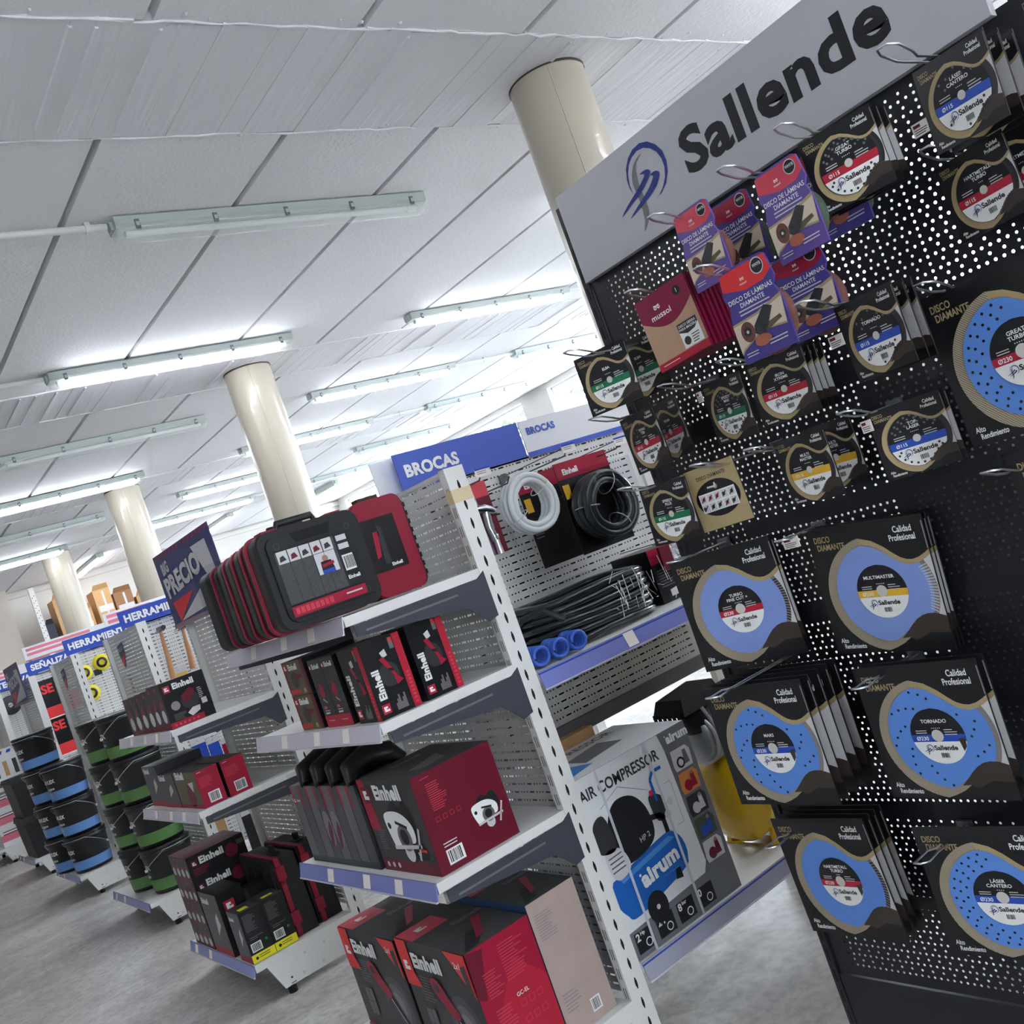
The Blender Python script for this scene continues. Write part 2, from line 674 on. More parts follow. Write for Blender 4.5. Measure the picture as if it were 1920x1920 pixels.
b.box(2.72, XW, YB - 0.05, YB, CZ - 0.10, CZ - 0.03, WALLM)
struct('trim_1', b)


def pillar_mat(k):
    m = mat('pillar_cream_%d' % k, (184, 175, 158), 0.3, coat=0.5)
    n = m.node_tree
    bs = n.nodes['Principled BSDF']
    bs.inputs['Coat Roughness'].default_value = 0.06
    tc = n.nodes.new('ShaderNodeTexCoord')
    a = n.nodes.new('ShaderNodeTexNoise')
    a.inputs['Scale'].default_value = 13
    a.inputs['Detail'].default_value = 4
    sp = n.nodes.new('ShaderNodeSeparateXYZ')
    mr = n.nodes.new('ShaderNodeMapRange')
    mr.inputs['From Min'].default_value = CZ - 0.2
    mr.inputs['From Max'].default_value = CZ - 0.9
    mr.inputs['To Min'].default_value = 0.0
    mr.inputs['To Max'].default_value = 0.9
    bp = n.nodes.new('ShaderNodeBump')
    bp.inputs['Distance'].default_value = 0.03
    n.links.new(tc.outputs['Object'], a.inputs['Vector'])
    n.links.new(tc.outputs['Object'], sp.inputs[0])
    n.links.new(sp.outputs['Z'], mr.inputs['Value'])
    n.links.new(mr.outputs['Result'], bp.inputs['Strength'])
    n.links.new(a.outputs['Fac'], bp.inputs['Height'])
    n.links.new(bp.outputs['Normal'], bs.inputs['Coat Normal'])
    return m


PM = pillar_mat(1)
GAPM = mat('pillar_joint', (70, 62, 58), 0.8)
pill = [(3.105, 2.945, 'cream round pillar behind the drill bit sign, nearest of the pillars'),
        (3.07, 6.60, 'cream round pillar rising behind the red and black tool cases'),
        (3.01, 10.10, 'cream round pillar just left of the slanted price poster'),
        (2.97, 13.45, 'cream round pillar at the far end, leftmost of the row')]
for i, (x, y, lab) in enumerate(pill):
    b = MB()
    b.lathe([(0.166, 0), (0.166, CZ - 0.012)], PM, 48, o=(x, y, 0))
    b.lathe([(0.169, CZ - 0.014), (0.169, CZ - 0.002)], GAPM, 48, o=(x, y, 0))
    if True:   # lapped edge of the wrapping sheet
        aa = math.radians(232 if i == 0 else 250)
        p = [(x + 0.1675 * math.cos(aa + 0.0 * z), y + 0.1675 * math.sin(aa), z) for z in (0.3, 1.2, 2.2, CZ - 0.015)]
        b.tube(p, 0.0022, PM, 5)
    o = b.build('pillar')
    tag(o, lab, 'pillar', 'cream pillars', 'structure')

# ================================================================ tube lights
HOUS = mat('lamp_housing', (176, 184, 180), 0.45)
COVER = mat('lamp_cover', (226, 234, 232), 0.1, alpha=0.30, spec=0.8)
COVER2 = mat('lamp_cover_lit', (240, 244, 242), 0.1, alpha=0.08, spec=0.6)
TUBEON = mat('lamp_tube_lit', (242, 247, 255), 0.4, emit=TUBE)
TUBEOFF = mat('lamp_tube_unlit', (232, 234, 232), 0.25)


def tube_light(x0, y, lit, label, length=1.55, rz=0.0, z=CZ - 0.004):
    t = thing('tube_light', label, 'ceiling light', (x0, y, z), rz, group='sealed tube lights')
    L = length
    b = MB()
    pr = [(-0.052, -0.002), (0.052, -0.002), (0.052, -0.036), (0.043, -0.05), (-0.043, -0.05), (-0.052, -0.036)]
    v0 = [(0.0, u, w) for u, w in pr]
    v1 = [(L, u, w) for u, w in pr]
    n = len(pr)
    b.mesh(v0 + v1, [tuple(range(n)), tuple(range(2 * n - 1, n - 1, -1))] + [((i + 1) % n, i, n + i, n + (i + 1) % n) for i in range(n)], HOUS)
    b.box(-0.012, 0, -0.02, 0.02, -0.045, -0.01, HOUS)
    b.box(L, L + 0.012, -0.02, 0.02, -0.045, -0.01, HOUS)
    b.build('housing', t)
    b = MB()
    arc = [(0.05 * math.cos(a), -0.048 - 0.05 * math.sin(a)) for a in [PI * k / 10 for k in range(11)]]
    vs, fs = [], []
    for x in (0.004, 0.03, L - 0.03, L - 0.004):
        s = 0.75 if x in (0.004, L - 0.004) else 1
        vs += [(x, u * s, -0.048 + (w + 0.048) * s) for u, w in arc]
    for i in range(3):
        for k in range(10):
            fs.append((i * 11 + k, i * 11 + k + 1, (i + 1) * 11 + k + 1, (i + 1) * 11 + k))
    cv = COVER2 if lit else COVER
    b.mesh(vs, fs, cv, True)
    b.face([v for v in vs[:11]], cv)
    b.face([v for v in reversed(vs[-11:])], cv)
    b.build('diffuser_cover', t)
    b = MB()
    r = 0.036 if lit else 0.014
    b.tube([(0.1, 0, -0.06), (L - 0.1, 0, -0.06)], r, TUBEON if lit else TUBEOFF, 12)
    b.build('fluorescent_tube', t)
    for xx in (0.045, L - 0.1):
        b = MB()
        b.tube([(xx, 0, -0.06), (xx + 0.055, 0, -0.06)], 0.017, TUBEOFF, 10)
        b.build('tube_holder', t)
    for k in range(5):
        xx = 0.08 + (L - 0.18) * k / 4
        b = MB()
        b.box(xx, xx + 0.02, -0.057, -0.049, -0.062, -0.022, GREYI)
        b.box(xx + 0.003, xx + 0.017, -0.06, -0.056, -0.05, -0.034, HOUS)
        b.build('cover_clip', t)
    return t


rows = [(3.97, [(1.49, 0, 'unlit sealed tube light fed by a conduit, largest and topmost in the photo'), (4.06, 1, 'lit tube light over the hanging flap disc packs, mostly behind the display header'), (-1.2, 1, 'added lit tube light left of the conduit end, out of view')]),  # the last lamp is out of view, added to light the left side
        (5.92, [(1.57, 1, 'lit tube light below the large unlit one, left of the nearest pillar'), (4.07, 1, 'lit tube light touching the nearest pillar on its left'), (6.35, 1, 'lit tube light above the right wall windows, third of its row'), (-1.1, 0, 'unlit tube light left of the lit one')]),
        (7.72, [(1.55, 0, 'unlit tube light at the left edge, left of the second pillar'), (4.06, 1, 'lit tube light right of the second pillar top'), (6.36, 0, 'unlit tube light ending at the display stand edge')]),
        (9.45, [(1.50, 1, 'lit tube light touching the third pillar top'), (4.04, 1, 'lit tube light crossing behind the second pillar'), (6.32, 0, 'unlit tube light above the second window')]),
        (11.18, [(1.52, 0, 'unlit tube light left of the third pillar'), (3.90, 1, 'lit tube light between the second and third pillars, lower of the two'), (6.24, 0, 'unlit tube light above the blue drill bit sign')]),
        (12.9, [(1.45, 1, 'lit tube light touching the farthest pillar'), (3.95, 1, 'lit tube light right of the third pillar, lowest lengthwise one'), (6.3, 0, 'unlit tube light right of the second pillar, lowest')])]
for y, fx in rows:
    for x, lit, lab in fx:
        tube_light(x, y, lit, lab)
tube_light(3.78, 14.6, 1, 'slanting lit tube light between the third and farthest pillars', rz=PI / 2)
tube_light(5.56, 14.1, 1, 'slanting lit tube light above the price poster', length=2.2, rz=PI / 2)
tube_light(7.1, 13.6, 0, 'slanting unlit tube light right of the second pillar', rz=PI / 2)
for k, (x, y) in enumerate([(2.6, 0.4), (4.6, 0.4), (-0.6, -2.2), (4.6, -2.2), (0.4, -1.3), (2.2, -1.3), (0.4, -3.2), (2.2, -3.2), (6.4, 2.0), (3.6, 2.0)]):  # unseen lamps, added to brighten the foreground and the sides facing the viewer
    tube_light(x, y, 1, 'added lit tube light over the near aisles, out of the picture')

PIPE = mat('conduit_white', (214, 215, 214), 0.4)
for i, (y, x0, x1, lab) in enumerate([(3.97, 0.5, 1.47, 'white conduit feeding the large unlit light'), (5.92, 5.63, 6.34, 'thin conduit between lit tube lights by the nearest pillar'),
                                      (7.72, 5.62, 6.35, 'thin conduit left of the unlit light over the display edge'), (9.45, 5.60, 6.31, 'thin conduit left of the unlit light over the second window'),
                                      (5.92, 0.5, 1.55, 'thin conduit at the left edge feeding the lit light'), (12.9, 5.5, 6.29, 'thin conduit far back right of the third pillar')]):
    t = thing('conduit', lab, 'conduit', (x0, y, CZ - 0.026), group='ceiling conduits')
    b = MB()
    b.tube([(0, 0, 0), (x1 - x0, 0, 0)], 0.015, PIPE, 10)
    b.build('pipe', t)
    b = MB()
    xm = (x1 - x0) * (0.91 if i == 0 else 0.5)
    b.tube([(xm, 0, 0), (xm + 0.022, 0, 0)], 0.020, PIPE, 10)
    b.box(xm, xm + 0.022, -0.012, 0.012, 0.005, 0.024, PIPE)
    b.build('pipe_clamp', t)

# trees outside the high windows
LEAF = mat('leaf_green', (48, 60, 34), 0.6, noise=0.4, scale=3)
LEAF2 = mat('leaf_yellow_green', (64, 68, 24), 0.6, noise=0.3, scale=3)
TRK = mat('tree_bark', (84, 72, 58), 0.8)
rt = random.Random(3)
for i, (x, y, z, r, lm, lab) in enumerate([(13.5, 10.8, 3.4, 2.2, LEAF, 'green tree outside, right of the two windows over the drill bit sign'), (13.9, 15.5, 3.4, 2.2, LEAF, 'green tree outside the window left of the white strip of wall'),
                                           (13.4, 20.6, 3.4, 2.5, LEAF2, 'yellow green tree outside, behind the tool cases')]):
    t = thing('tree', lab, 'tree', (x, y, 0), group='trees outside the windows')
    b = MB()
    b.tube([(0, 0, -0.2), (0.1, 0.05, z * 0.5), (0, 0, z)], [0.16, 0.12, 0.06], TRK, 8)
    b.build('trunk', t)
    b = MB()
    for k in range(2600):
        d = Vector((rt.gauss(0, 1), rt.gauss(0, 1), rt.gauss(0, 0.8)))
        d = d.normalized() * r * rt.uniform(0.35, 1) ** 0.5
        c = Vector((0, 0, z)) + d
        u = Vector((rt.uniform(-1, 1), rt.uniform(-1, 1), rt.uniform(-1, 1))).normalized()
        v = u.orthogonal().normalized()
        s = rt.uniform(0.07, 0.15)
        b.face([c - u * s, c + v * s * 0.5, c + u * s, c - v * s * 0.5], lm)
    b.build('crown', t)
# ================================================================ disc display stand
SX, SY0, SY1 = 1.70, 1.700, 0.650
stand = thing('display_stand', 'black perforated display stand with grey header, hung with saw disc packs', 'display stand', (SX, SY1 + 1.05, 0), FACEX)


LOGO_RO = [(-0.028, -0.36), (0.09, -0.336), (0.197, -0.271), (0.273, -0.169), (0.305, -0.056), (0.295, 0.068), (0.235, 0.178), (0.137, 0.266), (0.022, 0.308), (-0.104, 0.299), (-0.211, 0.247), (-0.294, 0.157), (-0.336, 0.043), (-0.342, -0.053), (-0.316, -0.156), (-0.317, -0.14), (-0.325, -0.037), (-0.293, 0.082), (-0.232, 0.173), (-0.151, 0.227), (-0.05, 0.251), (0.052, 0.234), (0.143, 0.179), (0.212, 0.101), (0.25, -0.003), (0.247, -0.108), (0.206, -0.205), (0.132, -0.286), (0.035, -0.344)]
LOGO_GR = [(-0.003, 0.193), (-0.107, 0.142), (-0.154, 0.07), (-0.177, -0.041), (-0.186, -0.109), (-0.18, -0.198), (-0.17, -0.313), (-0.182, -0.429), (-0.222, -0.507), (-0.287, -0.574), (-0.348, -0.606), (-0.292, -0.51), (-0.275, -0.432), (-0.259, -0.317), (-0.267, -0.147), (-0.271, -0.053), (-0.241, 0.042), (-0.175, 0.13), (-0.087, 0.18)]
LOGO_S1 = [(-0.131, -0.003), (-0.057, 0.006), (0.006, -0.005), (0.037, -0.038), (0.025, -0.068), (-0.069, -0.133), (-0.194, -0.191), (-0.38, -0.244), (-0.603, -0.306), (-0.461, -0.228), (-0.258, -0.146), (-0.144, -0.094), (-0.068, -0.049), (-0.064, -0.024)]
LOGO_S2 = [(0.018, -0.082), (0.081, -0.073), (0.131, -0.09), (0.153, -0.123), (0.13, -0.165), (0.039, -0.238), (-0.109, -0.295), (-0.288, -0.339), (-0.486, -0.384), (-0.325, -0.309), (-0.172, -0.251), (-0.048, -0.193), (0.031, -0.137), (0.053, -0.112)]


def logo(f, u, v, h, l=1, blue=NAVY, grey=GREYI):
    """Open tapering ring, a grey curl and two slanted blue strokes; u, v is the mark's centre."""
    def at_(pts):
        return [(u + x * h, v + y * h) for x, y in pts]
    f.poly(at_(LOGO_RO), blue, l)
    f.blob(at_(LOGO_GR), grey, l + 1, 2)
    f.blob(at_(LOGO_S1), blue, l + 2, 2)
    f.blob(at_(LOGO_S2), blue, l + 2, 2)


def peg_mesh(w, h):
    """Thin black sheet with real round holes, dense and sparse rows in turn."""
    vs, fs = [], []
    idx = {}

    def vi(x, z):
        k = (round(x, 5), round(z, 5))
        if k not in idx:
            idx[k] = len(vs)
            vs.append((x, 0, z))
        return idx[k]

    def cell(x0, x1, z0, z1, r):
        cx, cz = (x0 + x1) / 2, (z0 + z1) / 2
        o = [vi(cx + r * math.cos(a), cz + r * math.sin(a)) for a in [PI / 4 * k for k in range(8)]]
        c = [vi(x1, z1), vi(x0, z1), vi(x0, z0), vi(x1, z0)]
        fs.append((c[0], c[1], o[3], o[2], o[1]))
        fs.append((c[1], c[2], o[5], o[4], o[3]))
        fs.append((c[2], c[3], o[7], o[6], o[5]))
        fs.append((c[3], c[0], o[1], o[0], o[7]))

    m = 0.035
    z = 0.02
    rows = 0
    fs.append((vi(0, 0), vi(w, 0), vi(w, z), vi(0, z)))
    while z + 0.0135 < h - 0.01:
        p = 0.0152 if rows % 2 == 0 else 0.0253
        n = int((w - 2 * m) / p)
        x0 = (w - n * p) / 2
        fs.append((vi(0, z), vi(x0, z), vi(x0, z + 0.0131), vi(0, z + 0.0131)))
        for k in range(n):
            cell(x0 + k * p, x0 + (k + 1) * p, z, z + 0.0131, 0.0029)
        fs.append((vi(w - x0, z), vi(w, z), vi(w, z + 0.0131), vi(w - x0, z + 0.0131)))
        z += 0.0131
        rows += 1
    fs.append((vi(0, z), vi(w, z), vi(w, h), vi(0, h)))
    fs.append((vi(0, 0), vi(0, -0.0), vi(w, 0)))
    fs.pop()
    return vs, fs


pz = [0.372, 0.770, 1.216, 1.663, 2.092]
for z0, z1 in zip(pz, pz[1:]):
    vs, fs = peg_mesh(1.05, z1 - z0 - 0.0006)
    b = MB()
    b.mesh([(x, y, z + z0) for x, y, z in vs], fs, BLACKP)
    b.box(0, 1.05, 0.001, 0.02, z1 - 0.008, z1 + 0.006, BLACKP)  # panel edge, widened across the seam to block light from behind
    b.build('perforated_panel', stand)
b = MB()
b.box(0, 1.05, -0.004, 0.02, 0.0, 0.369, BLACKP)
b.build('kick_plate', stand)
b = MB()
b.box(0.006, 1.03, -0.022, -0.004, 2.087, 2.302, HEADER)
f = Face(b, (0, -0.022, 0), UX, UZ)
logo(f, 0.2954, 2.2232, 0.185)
f.text('Sallende', 0.394, 2.158, 0.088, INK, bold=0.034, width=0.488)
b.build('header_board', stand)
for x0, x1, lab in ((-0.022, -0.002, None), (1.052, 1.09, None)):
    b = MB()
    b.box(x0, x1, -0.006, 0.06, 0, 2.285, BLACKP)
    fu = Face(b, (0, -0.006, 0), UX, UZ)
    z = 0.2
    while z < 2.25:
        fu.rect((x0 + x1) / 2 - 0.003, z, (x0 + x1) / 2 + 0.003, z + 0.03, GREYI if x0 > 0.5 else SLOT)
        if x0 > 0.5:
            fu.rect((x0 + x1) / 2 - 0.0012, z + 0.003, (x0 + x1) / 2 + 0.0012, z + 0.027, SLOT, 2)
        z += 0.05
    b.build('upright', stand)
# the shelving this end panel closes: an inner panel, rear uprights and shelves
aisle = thing('gondola_shelf_unit', 'black shelving run behind the black disc display', 'shelving unit', (SX + 0.07, 1.175, 0))  # coloured black throughout so the holes in the stand look dim
b = MB()
b.box(0.02, 2.3, -0.012, 0.012, 0.12, 1.62, BLACKP)
b.build('back_panel', aisle)
for zz in (0.5, 0.95, 1.4):
    for s in (-1, 1):
        b = MB()
        b.box(0.02, 2.3, 0.014 if s > 0 else -0.42, 0.42 if s > 0 else -0.014, zz, zz + 0.03, BLACKP)
        b.build('shelf', aisle)
b = MB()
b.box(0.02, 2.3, -0.44, 0.44, 0.0, 0.14, BLACKP)
b.build('base', aisle)


# ---------------------------------------------------------------- disc packs
def arc(cx, cy, r, a0, a1, n):
    return [(cx + r * math.cos(math.radians(a0 + (a1 - a0) * k / n)), cy + r * math.sin(math.radians(a0 + (a1 - a0) * k / n))) for k in range(n + 1)]


def disc_pack(pose, S, label, group, title=None, band=None, size='0230', holes=None, blade=None, seg=None, stars=5, full=False, simple=False, dx=0.0, dyaw=0.0, back=False, right_pic=None):
    """A card with a curved window, the blade in it and its round label. S: width of the card."""
    X, Y, Z, yaw, tilt = pose
    a = math.radians(yaw + dyaw)
    t = thing('disc_pack', label, 'saw disc pack', (X + dx, Y, Z), -PI / 2 - a, -math.radians(tilt), group)
    k = S / 0.25
    H = 0.26 * k if S > 0.2 else S
    hk = H / 0.26
    b = MB()
    b.box(0, S, 0, 0.0022 * max(1, k * 1.4), -H, 0, CARD)
    f = Face(b, (0, 0, 0), UX, UZ, 0.0003)
    def q(pts):
        return [(u * k, v * hk) for u, v in pts]
    # pale edge strips of the sleeve at the right corner
    f.rect(S - 0.003 * k, -H * 0.25, S - 0.0006, -0.012 * hk, CARDE, 1)
    if back:
        f.rect(0, -H, S, 0, GOLDI, 1)
        f.circ(S * 0.5, -H * 0.53, S * 0.43, CARD, 2, 32, rv=H * 0.29)
        f.text('DISCO DIAMANTE', S * 0.5, -H * 0.2, H * 0.06, INK, 2, 'C', 0.85)
        f.rect(S * 0.14, -H * 0.72, S * 0.86, -H * 0.42, WINK, 3)
        rr = random.Random(2)
        for i in range(5):
            for j in range(2):
                u0, v0 = S * (0.155 + 0.141 * i), -H * (0.565 + 0.145 * j)
                f.rect(u0, v0, u0 + S * 0.125, v0 + H * 0.125, PALE, 4)
                f.circ(u0 + S * rr.uniform(0.03, 0.07), v0 + H * 0.06, S * 0.032, DKG if rr.random() < 0.6 else RED, 5, 10)
                f.line([(u0 + S * 0.02, v0 + H * 0.02), (u0 + S * 0.1, v0 + H * 0.1)], S * 0.018, INK, 6)
        f.circ(S * 0.52, -H * 0.35, S * 0.04, GOLDI, 3, 14)
        f.line([(S * 0.36, -H * 0.34), (S * 0.52, -H * 0.35), (S * 0.52, -H * 0.29)], S * 0.03, PALE, 4)
        b.build('sleeve', t)
        return t
    tin = [(0.112, -0.042), (0.136, -0.049), (0.158, -0.063), (0.174, -0.076), (0.188, -0.086), (0.200, -0.0905), (0.212, -0.0915), (0.226, -0.0885), (0.240, -0.082), (0.2494, -0.076)]
    tout = [(0.111, -0.031), (0.138, -0.038), (0.160, -0.052), (0.176, -0.066), (0.190, -0.0765), (0.202, -0.081), (0.213, -0.082), (0.226, -0.079), (0.240, -0.072), (0.2494, -0.066)]
    lin_ = [(0.135, -0.238), (0.152, -0.229), (0.166, -0.219), (0.178, -0.207), (0.190, -0.197), (0.203, -0.190), (0.216, -0.187), (0.232, -0.188), (0.2494, -0.194)]
    lout = [(0.112, -0.256), (0.134, -0.251), (0.152, -0.243), (0.168, -0.232), (0.182, -0.218), (0.196, -0.207), (0.212, -0.201), (0.230, -0.202), (0.2494, -0.209)]
    win = list(reversed(arc(0.135, -0.140, 0.098, 104, 270, 30))) + list(reversed(tin[1:])) if False else arc(0.135, -0.140, 0.098, 104, 270, 30) + lin_[1:] + list(reversed(tin))[:-1]
    ring_o = arc(0.132, -0.143, 0.115, 101, 262, 30)
    gold = ring_o + lout[1:] + list(reversed(tout))[:-1]
    gm = RINGH if S > 0.2 else GOLDI
    f.poly(q(gold), gm, 1)
    f.poly(q(tout + list(reversed(tin))), GOLDI, 2)
    # darker foot of the ring, running out to the right under the window
    foot = [(0.150, -0.2335), (0.166, -0.219), (0.178, -0.207), (0.190, -0.197), (0.203, -0.190), (0.216, -0.187), (0.232, -0.188), (0.2494, -0.194), (0.2494, -0.209), (0.230, -0.202), (0.212, -0.201), (0.196, -0.207), (0.182, -0.218), (0.168, -0.232)]
    f.poly(q(foot), BROWN, 2)
    f.poly(q([(0.168, -0.232), (0.182, -0.218), (0.196, -0.207), (0.212, -0.201), (0.230, -0.202), (0.2494, -0.209), (0.2494, -0.226), (0.21, -0.224), (0.18, -0.238)]), BROWN, 2)
    f.poly(q(win), PALE, 3)
    if not simple:
        f.text('DISCO', 0.014 * k, -0.030 * hk, 0.0125 * hk, GOLDI, 2, sx=0.72 * k / hk, bold=0.02)
        f.text('DIAMANTE', 0.018 * k, -0.046 * hk, 0.0125 * hk, GOLDI, 2, sx=0.72 * k / hk, bold=0.02)
        f.text('Alto', 0.014 * k, -0.238 * hk, 0.0095 * hk, WINK, 2, sx=0.75 * k / hk, bold=0.02)
        f.text('Rendimiento', 0.020 * k, -0.250 * hk, 0.0095 * hk, WINK, 2, sx=0.72 * k / hk, bold=0.02)
    f.text('Calidad', 0.226 * k, -0.028 * hk, 0.0125 * hk, WINK, 2, 'R', sx=0.74 * k / hk, bold=0.02)
    f.text('Profesional', 0.230 * k, -0.044 * hk, 0.0125 * hk, WINK, 2, 'R', sx=0.70 * k / hk, bold=0.02)
    b.build('sleeve', t)
    if simple:
        return t
    # the blade, clipped by the window
    C = (0.135, -0.140)
    dense = []
    for i, p in enumerate(win):
        n2 = win[(i + 1) % len(win)]
        m = max(1, int(math.hypot(n2[0] - p[0], n2[1] - p[1]) / 0.006))
        dense += [(p[0] + (n2[0] - p[0]) * j / m, p[1] + (n2[1] - p[1]) * j / m) for j in range(m)]

    def clip(r):
        out = []
        for u, v in dense:
            dx_, dy_ = u - C[0], v - C[1]
            d = math.hypot(dx_, dy_)
            s = min(1, r / d)
            out.append((C[0] + dx_ * s, C[1] + dy_ * s))
        return out
    bb = MB()
    fb = Face(bb, (0, 0, 0), UX, UZ, 0.0003)
    fb.poly(q(clip(0.113)), STEELR if blade else DKG, 4)
    bm = blade or DKG
    fb.poly(q(clip(0.1035)), bm, 5)
    if seg == 'teeth' or seg == 'turbo':
        for i in range(22):
            an = math.radians(-32 + 64 * i / 21)
            r0, r1 = (0.096, 0.1125) if seg == 'teeth' else (0.1035, 0.113)
            p0 = (C[0] + r0 * math.cos(an), C[1] + r0 * math.sin(an))
            p1 = (C[0] + r1 * math.cos(an - 0.02), C[1] + r1 * math.sin(an - 0.02))
            if p1[0] < 0.2485 and p1[1] > -0.186 and p1[1] < -0.088 and p0[0] > 0.2:
                fb.line(q([p0, p1]), 0.0018 * k if seg == 'teeth' else 0.0028 * k, PALE if seg == 'teeth' else INK, 6)
    if holes == 'rings':
        for rr_, cnt, off in ((0.066, 20, 0), (0.0775, 24, 0.4), (0.089, 28, 0.1)):
            for i in range(cnt):
                an = 2 * PI * (i + off) / cnt
                u, v = C[0] + rr_ * math.cos(an), C[1] + rr_ * math.sin(an)
                if v < -0.1 - 0.45 * max(0, 0.2 - u) * 0 and (u < 0.17 or (-0.18 < v < -0.1)) or v < -0.1 and u < 0.16 or u < 0.13:
                    fb.circ(u * k, v * hk, 0.0026 * k, INK, 6, 8)
    if holes == 'spiral':
        for i in range(9):
            for j in range(4):
                an = 2 * PI * (i / 9.0) + j * 0.17
                rr_ = 0.064 + 0.0095 * j
                u, v = C[0] + rr_ * math.cos(an), C[1] + rr_ * math.sin(an)
                if u < 0.14 or -0.178 < v < -0.098:
                    fb.circ(u * k, v * hk, 0.0026 * k, INK, 6, 8)
    bb.build('blade', t)
    lb = MB()
    fl = Face(lb, (0, 0, 0), UX, UZ, 0.0003)
    R = 0.053 if not full else 0.0945
    cx, cy = C[0] * k, (-0.138 if not full else -0.140) * hk
    rk = R * k
    a_ = -4 if not full else -8    # everything on the label leans a little
    lay = 7
    pts = arc(0, 0, rk, 0, 360, 40)[:-1]
    def cut(side, h0, h1):
        """Part of the label disc between two heights."""
        out = []
        for i in range(41):
            v = h0 + (h1 - h0) * i / 40
            out.append((math.sqrt(max(0, rk * rk - v * v)), v))
        return out + [(-u, v) for u, v in reversed(out)]

    def inside(p):
        """Keep a full-size label inside the window."""
        u, v = p[0] / k, p[1] / hk
        if not full:
            return p
        d = math.hypot(u - C[0], v - C[1])
        ang = math.atan2(v - C[1], u - C[0])
        best = 9
        for (u0, v0) in dense:
            da = abs(math.atan2(v0 - C[1], u0 - C[0]) - ang)
            if min(da, 2 * PI - da) < 0.06:
                best = min(best, math.hypot(u0 - C[0], v0 - C[1]))
        s = min(1, best * 0.985 / d) if d > 1e-6 else 1
        return ((C[0] + (u - C[0]) * s) * k, (C[1] + (v - C[1]) * s) * hk)

    def zone(h0, h1, m, l):
        fl.poly([inside((cx + u, cy + v)) for u, v in cut(0, h0, h1)], m, l)
    zone(-rk * 0.999, rk * 0.999, INK if not holes or not full else INK, lay)
    b0, b1 = (-0.20, 0.06) if not full else (-0.24, 0.04)
    zone(-rk * 0.999, rk * b0, WINK, lay + 1)
    zone(rk * b0, rk * b1, band, lay + 1)
    tt = title.split('|')
    th = rk * (0.13 if not full else 0.115)
    for i, s in enumerate(tt):
        fl.text(s, cx, cy + rk * (0.48 if len(tt) == 1 else 0.56) - i * th * 1.3, th, WINK, lay + 2, 'C', 1.05, 0.02)
    for i in range(stars):
        fl.circ(cx + (i - (stars - 1) / 2) * th * 0.55, cy + rk * 0.29, th * 0.16, WINK, lay + 2, 5)
    fl.text(size, cx - rk * (0.82 if not full else 0.78), cy + rk * (b0 + b1) / 2 - th * 0.55, th * 1.1, WINK, lay + 2, 'L', 1.0, 0.02)
    fl.lines(cx + rk * 0.28, cy + rk * 0.24, rk * 0.5, 3, rk * 0.085, PALE, lay + 2, seed=1)
    fl.lines(cx - rk * 0.78, cy + rk * 0.22, rk * 0.42, 2, rk * 0.08, PALE, lay + 2, seed=2)
    logo(fl, cx - rk * 0.42, cy - rk * 0.42, rk * 0.42, lay + 2, NAVY, GREYI)
    fl.text('Sallende', cx - rk * 0.27, cy - rk * 0.50, rk * 0.17, INK, lay + 2, bold=0.03, width=rk * 0.86)
    fl.barcode(cx - rk * 0.12, cy - rk * 0.80, rk * 0.36, rk * 0.22, lay + 2)
    if right_pic:
        fl.poly([inside((cx + rk * u, cy + rk * v)) for u, v in ((0.72, -0.1), (0.98, -0.05), (0.93, -0.38), (0.8, -0.55))], right_pic, lay + 3)
    if full and holes:
        for rr_, cnt, off in ((0.62, 16, 0.2), (0.76, 20, 0.5), (0.88, 24, 0)):
            for i in range(cnt):
                an = 2 * PI * (i + off) / cnt
                u, v = rr_ * math.cos(an), rr_ * math.sin(an)
                if abs(v) < 0.33 or (abs(u) < 0.55 and v < 0 and rr_ < 0.8):
                    continue
                if holes == 'few' and i % 3:
                    continue
                P = inside((cx + rk * u, cy + rk * v))
                fl.circ(P[0], P[1], rk * 0.045, GREYI if v > 0 else DKG, lay + 3, 8)
    fl.circ(cx, cy + rk * 0.02, 0.0115 * k * (1 if not full else 1.15), mat('hole_cream', (206, 200, 192), 0.5), lay + 3, 20)
    lb.build('label', t)
    return t


def hook(x_tip, y, z, label, z_drop=0.02, w=0.016, nail=False):
    """Chrome display hook: two wires running out from the panel, spread and turned up at the end."""
    t = thing('display_hook', label, 'hook', (SX - 0.006, y, z), FACEX, group='chrome display hooks')
    L = SX - 0.006 - x_tip
    b = MB()
    h = w / 2
    pts = [(-h, 0.0, -z_drop), (-h, -L + 0.075, -z_drop), (-h * 1.7, -L + 0.055, -z_drop + 0.004), (-h * 1.9, -L + 0.02, 0.002), (-h * 1.0, -L, 0.006), (h * 1.0, -L, 0.006), (h * 1.9, -L + 0.02, 0.002), (h * 1.7, -L + 0.055, -z_drop + 0.004), (h, -L + 0.075, -z_drop), (h, 0.0, -z_drop)]
    b.tube(pts, 0.0021, CHROME, 8)
    b.build('wire_loop', t)
    b = MB()
    b.box(-0.016, 0.016, -0.003, 0.004, -z_drop - 0.014, -z_drop + 0.010, GREYW)
    b.build('back_plate', t)
    return t


def shifted(p, dX, dY=0, dZ=0):
    return (p[0] + dX, p[1] + dY, p[2] + dZ, p[3], p[4])


